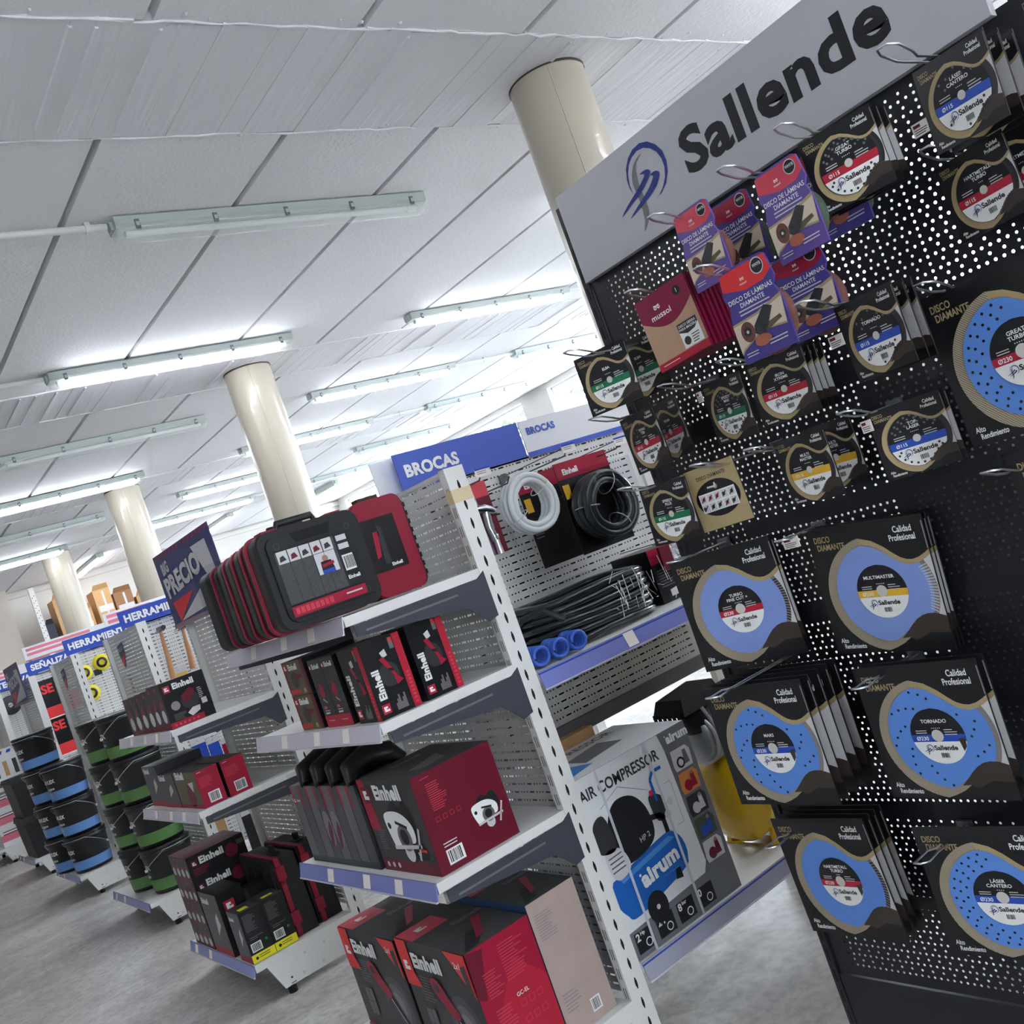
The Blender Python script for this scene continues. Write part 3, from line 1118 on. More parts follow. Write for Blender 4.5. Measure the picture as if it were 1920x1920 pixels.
G230, G115 = 'large saw disc packs', 'small saw disc packs'
P = {'mm': (1.644, 1.314, 1.394, -2.1, -5.5), 'fc': (1.597, 1.668, 1.405, -15.5, -0.6), 'mars': (1.505, 1.606, 1.132, -4.1, -1.3), 'tor': (1.572, 1.266, 1.120, -2.0, -1.9), 'hart': (1.590, 1.633, 0.799, 0.8, 1.9),
     'lc': (1.604, 1.288, 0.784, -8.9, -1.8), 'gt': (1.588, 0.891, 1.720, 3.0, 0.5), 'dd': (1.60, 0.852, 1.434, 0.0, 0.5),
     'elba': (1.471, 1.601, 1.895, -17.5, -0.6), 'titan': (1.587, 1.651, 1.746, 8.0, 1.5), 'smax': (1.618, 1.420, 1.746, 10.7, -2.8), 'iron': (1.606, 1.287, 1.744, -7.6, -1.3), 'splus': (1.495, 1.571, 1.588, -4.3, -3.5),
     'gold': (1.520, 1.458, 1.585, -4.3, 0.8), 'multi': (1.566, 1.253, 1.582, 6.3, -1.1), 'top': (1.614, 1.073, 1.574, -19.9, -0.8), 'torn': (1.475, 0.969, 1.755, 12.8, -0.7), 'great': (1.518, 0.955, 2.035, -9.7, 0.3),
     'laser': (1.543, 0.749, 2.037, 12.2, -2.7), 'hart115': (1.642, 0.818, 1.910, 9.9, 1.0)}
big = [('mm', 'MULTIMASTER', YELP, dict(blade=BLADEP, seg='teeth'), 'large pack with plain pale blue disc and yellow band, front one of three'),
       ('fc', 'TURBO|FINE CUT +', RED, dict(blade=BLADEP, seg='turbo'), 'large pack with plain pale blue disc and red band, left of the yellow-banded one'),
       ('mars', 'MARS', BLUEP, dict(blade=BLADE, holes='spiral', right_pic=BROWN), 'large pack with spiral-drilled disc, front of the stack of five beside the yellow tank'),
       ('tor', 'TORNADO', BLUEP, dict(blade=BLADE, holes='spiral', right_pic=BROWN), 'large pack with spiral-drilled blue disc and blue band, hanging right of the stack of five'),
       ('hart', 'HARTMETALL|TURBO', RED, dict(blade=BLADE, seg='turbo', stars=3, right_pic=BROWN), 'large pack with plain blue disc and red band, front of the lowest stack'),
       ('lc', 'LÁSER|CANTERO', BLUEP, dict(blade=BLADE, holes='rings', stars=4), 'large pack with ring-drilled disc and blue band at the lower right corner'),
       ('gt', 'GREAT|TURBO', RED, dict(blade=BLADE, holes='rings'), 'large pack with a ring-drilled blue disc and red band, at the upper right edge'),
       ('dd', 'DISCO', RED, dict(blade=BLADE), 'large black pack mostly cut off at the right edge, middle height')]
for k, ti, bd, kw, lab in big:
    disc_pack(P[k], 0.25, lab, G230, ti, bd, 'Ø230', **kw)
small = [('elba', 'ELBA', GREENP, dict(), 'small black pack with green band jutting past the left edge of the display, topmost there'),
         ('titan', 'TITAN|TSB', RED, dict(holes='few', seg='turbo'), 'small black pack with red band, turned edge-on below the jutting green one'),
         ('smax', 'SPEEDY|MAX', GREENP, dict(holes='many'), 'small pack with green band and drilled label, turned leftward beside a red-banded one'),
         ('iron', 'IRON|XTREME', RED, dict(), 'small pack with red band and undrilled label, under the purple flap disc packs'),
         ('splus', 'SPEEDY|PLUS', GREENP, dict(), 'small pack with green band hanging next to the gold reversed card'),
         ('multi', 'MULTI|MASTER', YELP, dict(), 'small black pack with a yellow band, the only small yellow one in front'),
         ('top', 'TOP|LÁSER', BLUEP, dict(holes='many'), 'small pack with blue band and drilled disc, left of the upper right large pack'),
         ('torn', 'TORNADO', BLUEP, dict(holes='few'), 'small pack with blue band just right of the purple flap disc packs'),
         ('great', 'GREAT|TURBO', RED, dict(holes='many', seg='turbo'), 'small pack with red band and many grey holes, directly under the header lettering'),
         ('laser', 'LÁSER|CANTERO', BLUEP, dict(holes='few', stars=4), 'small pack with blue band whose label is turned on its side, highest on the right'),
         ('hart115', 'HARTMETALL|TURBO', RED, dict(seg='turbo', stars=3), 'small pack with red band at the upper right edge, under the highest pack')]
for k, ti, bd, kw, lab in small:
    disc_pack(P[k], 0.13, lab, G115, ti, bd, 'Ø115', full=True, **kw)
disc_pack(P['gold'], 0.13, 'small reversed pack with gold back and a strip of pictograms', G115, back=True)
# the packs hanging behind the front ones
for k, S, n, step, ty, g in (('mm', 0.25, 2, 0.013, 'the pale blue, yellow-banded large pack', G230), ('fc', 0.25, 1, 0.012, 'the pale blue, red-banded large pack', G230), ('mars', 0.25, 4, 0.03, 'the large pack beside the yellow tank', G230), ('tor', 0.25, 1, 0.022, 'the spiral-drilled large pack', G230), ('hart', 0.25, 3, 0.022, 'the lowest stack front pack', G230),
                             ('iron', 0.13, 3, 0.02, 'the small undrilled red-banded pack', G115), ('great', 0.13, 2, 0.022, 'the small pack under the header lettering', G115), ('torn', 0.13, 2, 0.03, 'the small blue-banded pack by the purple ones', G115), ('top', 0.13, 1, 0.018, 'the small blue-banded drilled pack', G115), ('laser', 0.13, 2, 0.045, 'the highest small pack on the right', G115)):
    for i in range(n):
        od = ('second', 'third', 'fourth', 'fifth')[i]
        disc_pack(shifted(P[k], step * (i + 1)), S, 'black disc pack %s on its hook, behind %s' % (od, ty), g, simple=True, dyaw=0 if k == 'fc' else random.uniform(-1, 0.8))
for k, ti, bd, dX, dY, yaw, lab in (('elba', 'ELBA', GREENP, 0.10, -0.01, 10, 'small green-banded pack right behind the one jutting past the display edge'), ('titan', 'TITAN', RED, 0.06, -0.03, 6, 'small black pack half hidden behind the edge-on red-banded one'),
                                    ('multi', 'MULTI|MASTER', YELP, 0.085, -0.005, 2, 'small yellow-banded pack half hidden behind the front yellow one'), ('hart115', 'HARTMETALL', RED, 0.035, -0.05, -4, 'small black pack behind the red-banded one at the upper right edge')):
    disc_pack(shifted(P[k], dX, dY, 0.004), 0.13, lab, G115, ti, bd, 'Ø115', full=True, dyaw=yaw)
for px, py, k, w, lab in ((1063, 665, 'elba', .016, 'hook holding the jutting green-banded packs'), (1110, 790, 'titan', .016, 'hook of the edge-on red-banded packs'), (1460, 243, 'great', .016, 'hook crossing the header below its last letters'),
                          (1655, 95, 'laser', .016, 'topmost hook, reaching over the header at the right'), (1735, 285, 'hart115', .016, 'hook at the upper right above a red-banded small pack'), (1500, 575, 'torn', .016, 'hook just right of the purple packs'),
                          (1725, 540, 'gt', .016, 'hook of the large pack at the upper right edge'), (1578, 780, 'top', .016, 'hook left of the small blue-banded drilled pack'), (1403, 848, 'multi', .016, 'hook of the small yellow-banded packs'),
                          (1350, 682, 'iron', .016, 'hook of the small undrilled red-banded packs'), (1240, 728, 'smax', .016, 'hook of the small pack with green band turned left'), (1165, 922, 'splus', .016, 'hook pointing at the black hose coil'),
                          (1300, 878, 'gold', .014, 'hook through the gold reversed card'), (1850, 892, 'dd', .016, 'hook of the pack cut off at the right edge'),
                          (1460, 1020, 'mm', .014, 'hook of the large yellow-banded packs'), (1256, 1060, 'fc', .014, 'hook of the large pale blue red-banded packs'), (1330, 1315, 'mars', .014, 'hook of the stack of five beside the yellow tank'),
                          (1605, 1298, 'tor', .014, 'hook of the large pack right of the stack of five'), (1440, 1595, 'hart', .014, 'hook of the lowest stack above the floor'), (1722, 1625, 'lc', .014, 'hook at the lower right corner')):
    xt = P[k][0] - 0.085
    p = at(px, py, X=xt)
    hook(xt, p.y, p.z, 'chrome loop ' + lab, w=w, z_drop=0.0 if py > 1000 else 0.012)

# price tags clipped to the panel
for px, py, w, lab in ((1727, 240, .03, 'beside the highest small pack'), (1568, 640, .03, 'beside the small pack right of the purple ones'), (1625, 800, .022, 'beside the small blue-banded drilled pack'), (1483, 1018, .04, 'left of the large yellow-banded pack'), (1312, 745, .014, 'beside the small green-banded pack turned left')):
    p = at(px, py, X=1.60)
    t = thing('price_tag', 'small white price tag ' + lab, 'price tag', p, FACEX, group='price tags on the display')
    b = MB()
    b.box(-w / 2, w / 2, 0, 0.0015, -0.011, 0.011, TICKET)
    f = Face(b, (0, 0, 0), UX, UZ, 0.0003)
    f.rect(-w * 0.4, 0.003, 0, 0.008, MAROON)
    f.lines(-w * 0.4, 0.0, w * 0.8, 3, 0.0035, INK)
    b.build('ticket', t)
    b = MB()
    b.tube([(0, 0.001, 0.009), (0, 0.03, 0.012), (0, SX - 1.60 - 0.003, 0.012)], 0.0012, GREYW, 6)
    b.build('wire_holder', t)


# ---------------------------------------------------------------- flap disc packs and wood saw packs
PURP = mat('print_purple', (98, 76, 150), 0.4)
PURP2 = mat('print_deep_purple', (72, 62, 138), 0.4)
PINK = mat('print_coral', (206, 66, 84), 0.4)
CREAM = mat('print_cream', (214, 198, 178), 0.45)
WOODP = mat('print_wood', (186, 150, 124), 0.42, noise=0.08, scale=18)
ABR = mat('flap_brown', (110, 70, 62), 0.75, noise=0.3, scale=120)
ABG = mat('flap_dark_green', (70, 84, 70), 0.75, noise=0.3, scale=120)


def owl(f, u, v, h, m, l):
    for s in (-1, 1):
        f.ring(u + s * h * 0.32, v, h * 0.12, h * 0.28, m, l, 12)
    f.line([(u - h * 0.55, v + h * 0.35), (u, v + h * 0.22), (u + h * 0.55, v + h * 0.35)], h * 0.12, m, l)


def flap_pack(px, py, X, w, h, label, head=PINK, body=PURP, rough=ABR):
    p = at(px, py, X=X)
    t = thing('flap_disc_pack', label, 'flap disc pack', p, FACEX - math.radians(3), 0, 'purple flap disc packs')
    b = MB()
    out = [(0.14 * w, 0), (0.86 * w, 0.0), (0.95 * w, -0.03 * h), (w, -0.28 * h), (0.93 * w, -0.36 * h), (w, -0.5 * h), (w, -h), (0, -h), (0, -0.5 * h), (0.07 * w, -0.36 * h), (0, -0.28 * h), (0.05 * w, -0.03 * h)]
    b.prism(out, (Vector((0, 0, 0)), UX, UZ, Vector((0, -1, 0))), 0.004, body)
    f = Face(b, (0, 0, 0), UX, UZ, 0.0004)
    f.poly([(0.14 * w, -0.004), (0.86 * w, -0.004), (0.95 * w, -0.03 * h), (0.985 * w, -0.2 * h), (0.8 * w, -0.27 * h), (0.45 * w, -0.28 * h), (0.03 * w, -0.2 * h), (0.06 * w, -0.03 * h)], head, 1)
    f.circ(0.78 * w, -0.11 * h, 0.12 * w, INK, 2, 18)
    f.ring(0.78 * w, -0.11 * h, 0.105 * w, 0.12 * w, PALE, 3, 18)
    f.text('WHYB', 0.78 * w, -0.115 * h, 0.035 * h, WINK, 3, 'C', 0.8)
    owl(f, 0.45 * w, -0.16 * h, 0.05 * h, WINK, 2)
    f.text('mussol', 0.45 * w, -0.215 * h, 0.025 * h, WINK, 2, 'C')
    f.text('DISCO DE LÁMINAS', 0.5 * w, -0.36 * h, 0.052 * h, WINK, 2, 'C', width=0.86 * w)
    f.text('DIAMANTE', 0.5 * w, -0.43 * h, 0.05 * h, WINK, 2, 'C')
    f.lines(0.2 * w, -0.455 * h, 0.65 * w, 2, 0.04 * h, PALE, 2)
    f.poly([(0.0, -0.56 * h), (0.5 * w, -0.54 * h), (w, -0.46 * h), (w, -0.5 * h), (0.95 * w, -0.78 * h), (0.5 * w, -0.74 * h), (0.06 * w, -0.86 * h), (0, -0.9 * h)], GOLDI, 2)
    f.poly([(0.0, -0.585 * h), (0.5 * w, -0.565 * h), (w, -0.5 * h), (0.95 * w, -0.76 * h), (0.5 * w, -0.72 * h), (0.06 * w, -0.84 * h), (0, -0.88 * h)], CREAM, 3)
    f.poly([(0.38 * w, -0.66 * h), (0.66 * w, -0.5 * h), (0.8 * w, -0.55 * h), (0.62 * w, -0.72 * h), (0.5 * w, -0.8 * h), (0.36 * w, -0.74 * h)], DKG, 4)
    f.poly([(0.5 * w, -0.7 * h), (0.88 * w, -0.66 * h), (0.9 * w, -0.7 * h), (0.56 * w, -0.77 * h)], OLIVE, 4)
    f.circ(0.24 * w, -0.69 * h, 0.13 * w, ABR, 4, 20, rv=0.11 * h)
    f.circ(0.24 * w, -0.69 * h, 0.07 * w, DKG, 5, 16)
    f.circ(0.24 * w, -0.69 * h, 0.025 * w, PALE, 6, 10)
    f.circ(0.46 * w, -0.83 * h, 0.16 * w, mat('flap_orange', (170, 96, 74), 0.6), 5, 20, rv=0.06 * h)
    f.lines(0.55 * w, -0.86 * h, 0.38 * w, 2, 0.035 * h, PALE, 5)
    f.lines(0.08 * w, -0.9 * h, 0.25 * w, 2, 0.03 * h, PALE, 5)
    b.build('card', t)
    b = MB()     # the flap disc itself, standing out at the lower right behind the card
    b.lathe([(0.0, 0.006), (0.36 * w, 0.007), (0.47 * w, 0.012), (0.5 * w, 0.022), (0.44 * w, 0.030), (0, 0.030)], rough, 28, 'Y', (0.52 * w, 0, -0.66 * h))
    b.build('flap_disc', t)
    return t


flap_pack(1258, 412, 1.50, 0.098, 0.150, 'purple flap disc pack in front at the upper left of the purple ones')
flap_pack(1325, 397, 1.56, 0.105, 0.150, 'darker purple flap disc pack behind the upper left one', CRIM, PURP2, ABG)
flap_pack(1408, 338, 1.50, 0.105, 0.160, 'purple flap disc pack hanging alone, highest of the purple ones', PINK, PURP, ABG)
flap_pack(1490, 300, 1.60, 0.105, 0.160, 'purple flap disc pack mostly hidden behind the highest purple one', CRIM, PURP2, ABG)
flap_pack(1341, 520, 1.43, 0.120, 0.165, 'purple flap disc pack nearest the viewer, centre of the lower pair', BRED, PURP2)
flap_pack(1440, 497, 1.52, 0.115, 0.150, 'purple flap disc pack behind the nearest one, right of the lower pair', CRIM, PURP2)
for px, py, X, lab in ((1222, 410, 1.43, 'hook of the upper left purple packs'), (1352, 322, 1.42, 'hook of the highest purple packs'), (1308, 508, 1.36, 'hook of the lower pair of purple packs'), (1178, 552, 1.46, 'hook of the wood saw disc packs')):
    p = at(px, py, X=X)
    hook(X, p.y, p.z, 'chrome loop ' + lab, z_drop=0.012)


def saw_pack(i, label, simple=False):
    t = thing('saw_blade_pack', label, 'saw blade pack', (1.501 + 0.0125 * i, 1.407 - 0.0013 * i, 1.939 + 0.001 * i), FACEX + math.radians(1.8 + random.uniform(-1, 1) * (i > 0)), -math.radians(3.3), 'maroon wood saw disc packs')
    b = MB()
    w, h = 0.14, 0.15
    SAWM = mat('print_wine', (128, 20, 58), 0.3)
    b.box(0, w, 0, 0.0075, -h, 0, SAWM)
    b.box(0.001, w - 0.001, 0.0006, 0.0069, -h - 0.001, 0.001, MAROON)
    if not simple:
        f = Face(b, (0, 0, 0), UX, UZ, 0.0004)
        f.rect(0, -0.135, w, -0.02, WOODP, 1)
        f.poly([(0, 0)] + [(w * k / 16, -0.045 - 0.028 * math.sin(PI * k / 16)) for k in range(17)] + [(w, 0)], SAWM, 2)
        for u in (0.035, 0.07, 0.105):
            f.line([(u, -0.075), (u + 0.002, -0.135)], 0.0006, mat('wood_line', (160, 122, 98)), 2)
        owl(f, 0.052, -0.030, 0.014, WINK, 3)
        f.text('mussol', 0.056, -0.052, 0.012, WINK, 3, 'C', 1.2)
        f.circ(0.112, -0.022, 0.0095, INK, 3, 16)
        f.text('1', 0.112, -0.026, 0.009, WINK, 4, 'C')
        f.rect(0.08, -0.133, 0.132, -0.083, WINK, 3)
        f.poly([(0.08, -0.1), (0.08, -0.083), (0.132, -0.083), (0.132, -0.095), (0.12, -0.104), (0.1, -0.107)], DKG, 4)
        f.text('DISCO SIERRA', 0.106, -0.0915, 0.0052, WINK, 5, 'C')
        f.text('PARA MADERA', 0.106, -0.0985, 0.0052, WINK, 5, 'C')
        f.circ(0.093, -0.12, 0.0085, DKG, 4, 16)
        f.lines(0.106, -0.112, 0.022, 4, 0.005, DKG, 4)
        f.rect(0, -h, w, -0.135, RED, 3)
        f.lines(0.012, -0.141, 0.05, 1, 0.004, WINK, 4)
    b.build('sleeve', t)
    return t


saw_pack(0, 'maroon wood saw disc pack with wood print, front of its row')
for i in range(1, 12):
    saw_pack(i, 'maroon disc pack, one of the edges lined up behind the wood-print front one', True)
# ================================================================ gondolas
SLOTC = {}
RAILG = mat('rail_grey_lilac', (168, 168, 184), 0.2, spec=0.7, coat=0.4)


def slot_mesh(w, h):
    """Thin white sheet with rows of real slots: one long slot and three short ones in turn."""
    key = (round(w, 3), round(h, 3))
    if key in SLOTC:
        return SLOTC[key]
    vs, fs = [], []

    def quad(x0, x1, z0, z1):
        b = len(vs)
        vs.extend([(x0, z0), (x1, z0), (x1, z1), (x0, z1)])
        fs.append((b, b + 1, b + 2, b + 3))
    pitch, hh = 0.0262, 0.0058
    unit = [(0.024, 1), (0.012, 0), (0.006, 1), (0.009, 0), (0.006, 1), (0.009, 0), (0.006, 1), (0.012, 0)]
    z, row = 0.0, 0
    while z + pitch < h - 0.01:
        quad(0, w, z, z + pitch - hh)
        zz = z + pitch - hh
        x = 0.045
        quad(0, x, zz, z + pitch)
        while x < w - 0.045:
            for L, hole in unit:
                x1 = min(w - 0.045, x + L)
                if not hole and x1 > x:
                    quad(x, x1, zz, z + pitch)
                x = x1
        quad(w - 0.045, w, zz, z + pitch)
        z += pitch
        row += 1
    quad(0, w, z, h)
    SLOTC[key] = (vs, fs)
    return vs, fs


def bracket(parent, d, y, z):
    b = MB()
    pts = [(-d + 0.02, -0.030), (-0.02, -0.030), (0.012, -0.012), (0.012, -0.15), (-0.025, -0.158), (-0.055, -0.125), (-0.085, -0.098), (-d + 0.02, -0.062)]
    n = len(pts)
    v = [(x, y, z + q) for x, q in pts] + [(x, y + 0.004, z + q) for x, q in pts]
    b.mesh(v, [tuple(range(n)), tuple(range(2 * n - 1, n - 1, -1))] + [((i + 1) % n, i, n + i, n + (i + 1) % n) for i in range(n)], DARKST)
    b.box(-d + 0.05, -0.1, y - 0.0025, y, z - 0.056, z - 0.05, GREYI)
    return b.build('bracket', parent)


def rail(parent, x, y0, y1, z, m, along='Y', tickets=(), hh=0.042):
    """Clear ticket strip clipped to a shelf edge."""
    b = MB()
    if along == 'Y':
        b.hexa([(x - 0.016, y0, z - hh), (x - 0.012, y0, z - hh), (x - 0.012, y1, z - hh), (x - 0.016, y1, z - hh)], [(x - 0.004, y0, z + 0.003), (x, y0, z + 0.003), (x, y1, z + 0.003), (x - 0.004, y1, z + 0.003)], m)
        b.box(x - 0.019, x - 0.012, y0, y1, z - hh - 0.004, z - hh, RAILC)
        for t in tickets:
            b.hexa([(x - 0.0175, t, z - hh + 0.004), (x - 0.0165, t, z - hh + 0.004), (x - 0.0165, t + 0.045, z - hh + 0.004), (x - 0.0175, t + 0.045, z - hh + 0.004)], [(x - 0.0065, t, z), (x - 0.0055, t, z), (x - 0.0055, t + 0.045, z), (x - 0.0065, t + 0.045, z)], TICKET)
    else:
        b.hexa([(y0, x - 0.012, z - hh), (y1, x - 0.012, z - hh), (y1, x - 0.016, z - hh), (y0, x - 0.016, z - hh)], [(y0, x, z + 0.003), (y1, x, z + 0.003), (y1, x - 0.004, z + 0.003), (y0, x - 0.004, z + 0.003)], m)
        b.box(y0, y1, x - 0.019, x - 0.012, z - hh - 0.004, z - hh, RAILC)
        b.box(y0, y1, x - 0.006, x - 0.003, z - 0.006, z - 0.001, SIGND)
        for t in tickets:
            b.hexa([(t, x - 0.017, z - hh + 0.004), (t + 0.045, x - 0.017, z - hh + 0.004), (t + 0.045, x - 0.018, z - hh + 0.004), (t, x - 0.018, z - hh + 0.004)], [(t, x - 0.005, z), (t + 0.045, x - 0.005, z), (t + 0.045, x - 0.006, z), (t, x - 0.006, z)], TICKET)
    return b.build('price_rail', parent)


def upright(parent, y0, y1, H, detail=True):
    b = MB()
    b.box(0, 0.07, y0, y1, 0.02, H, WHITE)
    if detail:
        f = Face(b, (0, y0, 0), UX, UZ, 0.0006)
        z = 0.10
        while z < H - 0.03:
            f.poly([(0.0335, z), (0.0365, z), (0.0395, z + 0.012), (0.0395, z + 0.022), (0.0365, z + 0.034), (0.0335, z + 0.034), (0.0305, z + 0.022), (0.0305, z + 0.012)], SLOT)
            z += 0.0595
        g = Face(b, (0, y1, 0), -UY, UZ, 0.0006)
        w = y1 - y0
        z = 0.085
        while z < H - 0.04:
            for u in (0.32, 0.62):
                g.rect(w * u, z, w * u + 0.003, z + 0.033, SLOT)
            z += 0.0595
    return b.build('upright', parent)


def gondola(label, Yn, Wd, X0, H, d, shelves, base_z, bay, zb, base_d=None, bay_shelves=(), det=True, rails=RAILC):
    t = thing('gondola_shelf_unit', label, 'shelving unit', (X0, Yn, 0))
    upright(t, 0, 0.032, H, det)
    upright(t, Wd - 0.032, Wd, H, det)
    vs, fs = slot_mesh(Wd - 0.064, H - 0.2)
    b = MB()
    b.mesh([(0.03, Wd - 0.032 - x, 0.2 + z) for x, z in vs], fs, PANEL)
    b.box(0.028, 0.05, 0.032, Wd - 0.032, H - 0.012, H, PANEL)
    b.build('end_panel', t)
    vs, fs = slot_mesh(bay, H - zb + 0.014)
    b = MB()
    b.mesh([(0.075 + x, Wd / 2, zb + z) for x, z in vs], fs, PANEL)
    b.box(0.075, 0.075 + bay, Wd / 2, Wd / 2 + 0.03, H + 0.004, H + 0.014, PANEL)
    b.box(0.075, 0.075 + bay, Wd / 2 + 0.024, Wd / 2 + 0.026, zb, H + 0.012, DARKST)  # dark sheet stands in for the shade behind the slots
    if zb > 0.5:
        b.box(0.075, 0.075 + bay, Wd / 2 - 0.02, Wd / 2 + 0.03, zb - 0.05, zb, MIDG)
    b.build('back_panel', t)
    b = MB()
    b.box(0.075 + bay, 0.145 + bay, Wd / 2 - 0.015, Wd / 2 + 0.015, 0.02, H, WHITE)
    b.build('upright', t)
    for z in shelves:
        s = MB()
        s.box(-d, 0.02, 0.002, Wd - 0.002, z - 0.028, z, WHITE)
        so = s.build('shelf', t)
        bracket(so, d, -0.003, z)
        bracket(so, d, Wd - 0.001, z)
        rail(so, -d, -0.002, Wd + 0.002, z, RAILB if z < 0.8 else rails, tickets=[Wd * q for q in (0.2, 0.42, 0.7)])
    bd = base_d or d
    s = MB()
    s.box(-bd, 0.0, 0.0, Wd, base_z - 0.03, base_z, WHITE)
    so = s.build('base_shelf', t)
    rail(so, -bd, -0.004, Wd + 0.004, base_z, RAILB, tickets=[Wd * q for q in (0.86, 0.62)])
    for yy in (0.0, Wd - 0.012):
        b = MB()
        b.hexa([(-bd + 0.10, yy, 0.03), (0.0, yy, 0.03), (0, yy + 0.012, 0.03), (-bd + 0.10, yy + 0.012, 0.03)], [(-bd + 0.05, yy, base_z - 0.03), (0, yy, base_z - 0.03), (0, yy + 0.012, base_z - 0.03), (-bd + 0.05, yy + 0.012, base_z - 0.03)], WHITE)
        f = Face(b, (0, yy, 0), UX, UZ, 0.0008)
        for u in (-0.06, -0.2, -0.3):
            for v in (0.055, base_z - 0.055):
                f.circ(u + (0.03 if v > 0.06 else 0), v, 0.007, PALE, 1, 12)
        f.circ(-bd + 0.14, 0.062, 0.005, INK, 1, 10)
        f.rect(-bd + 0.13, 0.036, -bd + 0.155, 0.041, MIDG, 1)
        b.build('base_side_plate', t)
        b = MB()
        b.lathe([(0.0, 0.0), (0.02, 0.0), (0.02, 0.026), (0.01, 0.031), (0, 0.031)], SLOT, 12, o=(-bd + 0.13, yy + 0.006, 0))
        b.build('foot', t)
    b = MB()
    b.box(-bd + 0.2, -bd + 0.215, 0.02, Wd - 0.02, 0.02, base_z - 0.035, DARKST)
    b.build('kick_strip', t)
    for z, x1, ti in bay_shelves:
        s = MB()
        s.box(0.075, 0.075 + x1, 0.004, Wd / 2 - 0.004, z - 0.028, z, WHITE)
        so = s.build('shelf', t)
        rail(so, 0.0, 0.075, 0.075 + x1, z, RAILB if z > 0.6 else RAILG, 'X', tickets=ti, hh=0.05)
    return t


gondola('white shelf end nearest the viewer, stacked with red and black tool boxes', 2.47, 0.94, 1.635, 1.842, 0.46, [1.533, 1.232, 0.785], 0.20, 1.13, 0.90, base_d=0.46, bay_shelves=[(1.178, 1.13, (0.43,)), (0.27, 1.13, ())])
gondola('second white shelf end, with the slanted price poster on top', 4.65, 0.95, 1.755, 1.87, 0.51, [1.29, 0.908], 0.185, 2.0, 0.2, base_d=0.5)
gondola('third white shelf end, holding buckets with green bands', 6.90, 0.98, 1.855, 1.905, 0.46, [], 0.19, 2.0, 0.2, base_d=0.47)
gondola('fourth white shelf end, holding buckets with blue bands', 9.15, 0.98, 1.875, 1.93, 0.46, [], 0.19, 2.0, 0.2, base_d=0.47)
gondola('fifth white shelf end, with two large black containers', 11.4, 0.98, 1.89, 1.94, 0.46, [], 0.19, 2.0, 0.2, base_d=0.47, det=False)
gondola('sixth white shelf end at the left edge, farthest of the row', 13.6, 0.98, 1.85, 1.95, 0.46, [0.95], 0.19, 1.2, 0.2, base_d=0.47, det=False)

g1 = [o for o in bpy.data.objects if o.name.startswith('gondola_shelf_unit') and abs(o.location.x - 1.635) < 1e-4][0]
b = MB()
b.box(-0.0012, 0.0712, -0.0012, 0.0332, 1.735, 1.775, mat('tape_beige', (216, 196, 160), 0.5))
b.build('tape_strip', g1)

# ---------------------------------------------------------------- printed boxes
def box_thing(name, label, cat, loc, w, d, h, body, front=None, left=None, top=None, rz=0, group=None, eps=0.0006):
    b = MB()
    b.box(0, w, 0, d, 0, h, body)
    if front:
        front(Face(b, (0, 0, 0), UX, UZ, eps), w, h)
    if left:
        left(Face(b, (0, d, 0), -UY, UZ, eps), d, h)
    if top:
        top(Face(b, (0, 0, h), UX, UY, eps), w, d)
    o = b.build(name, None, loc)
    o.rotation_euler = (0, 0, rz)
    return tag(o, label, cat, group)


def emark(f, u, v, s, bg=RED, l=1):
    f.rect(u, v, u + s, v + s, bg, l)
    f.rect(u + 0.2 * s, v + 0.24 * s, u + 0.48 * s, v + 0.78 * s, WINK, l + 1)
    f.rect(u + 0.48 * s, v + 0.24 * s, u + 0.82 * s, v + 0.46 * s, WINK, l + 1)
    f.poly([(u + 0.48 * s, v + 0.58 * s), (u + 0.66 * s, v + 0.58 * s), (u + 0.66 * s, v + 0.78 * s), (u + 0.48 * s, v + 0.78 * s)], WINK, l + 1)


def einhell(f, u, v, w, l=1, rot=0, m=None):
    f.text('Einhell', u, v, w / 4.1, m or WINK, l, bold=0.045, rot=rot, width=None, sx=1.0)


GLOW = [mat('print_glow_%d' % i, c, 0.42) for i, c in enumerate([(58, 58, 62), (82, 80, 86), (112, 106, 114), (142, 134, 142)])]


def glow(f, u, v, r, l=1, rv=None, box=None):
    for i, g in enumerate(GLOW):
        q = r * (1 - i * 0.2)
        f.circ(u, v, q, g, l + i, 24, rv=(rv or r) * (1 - i * 0.2))


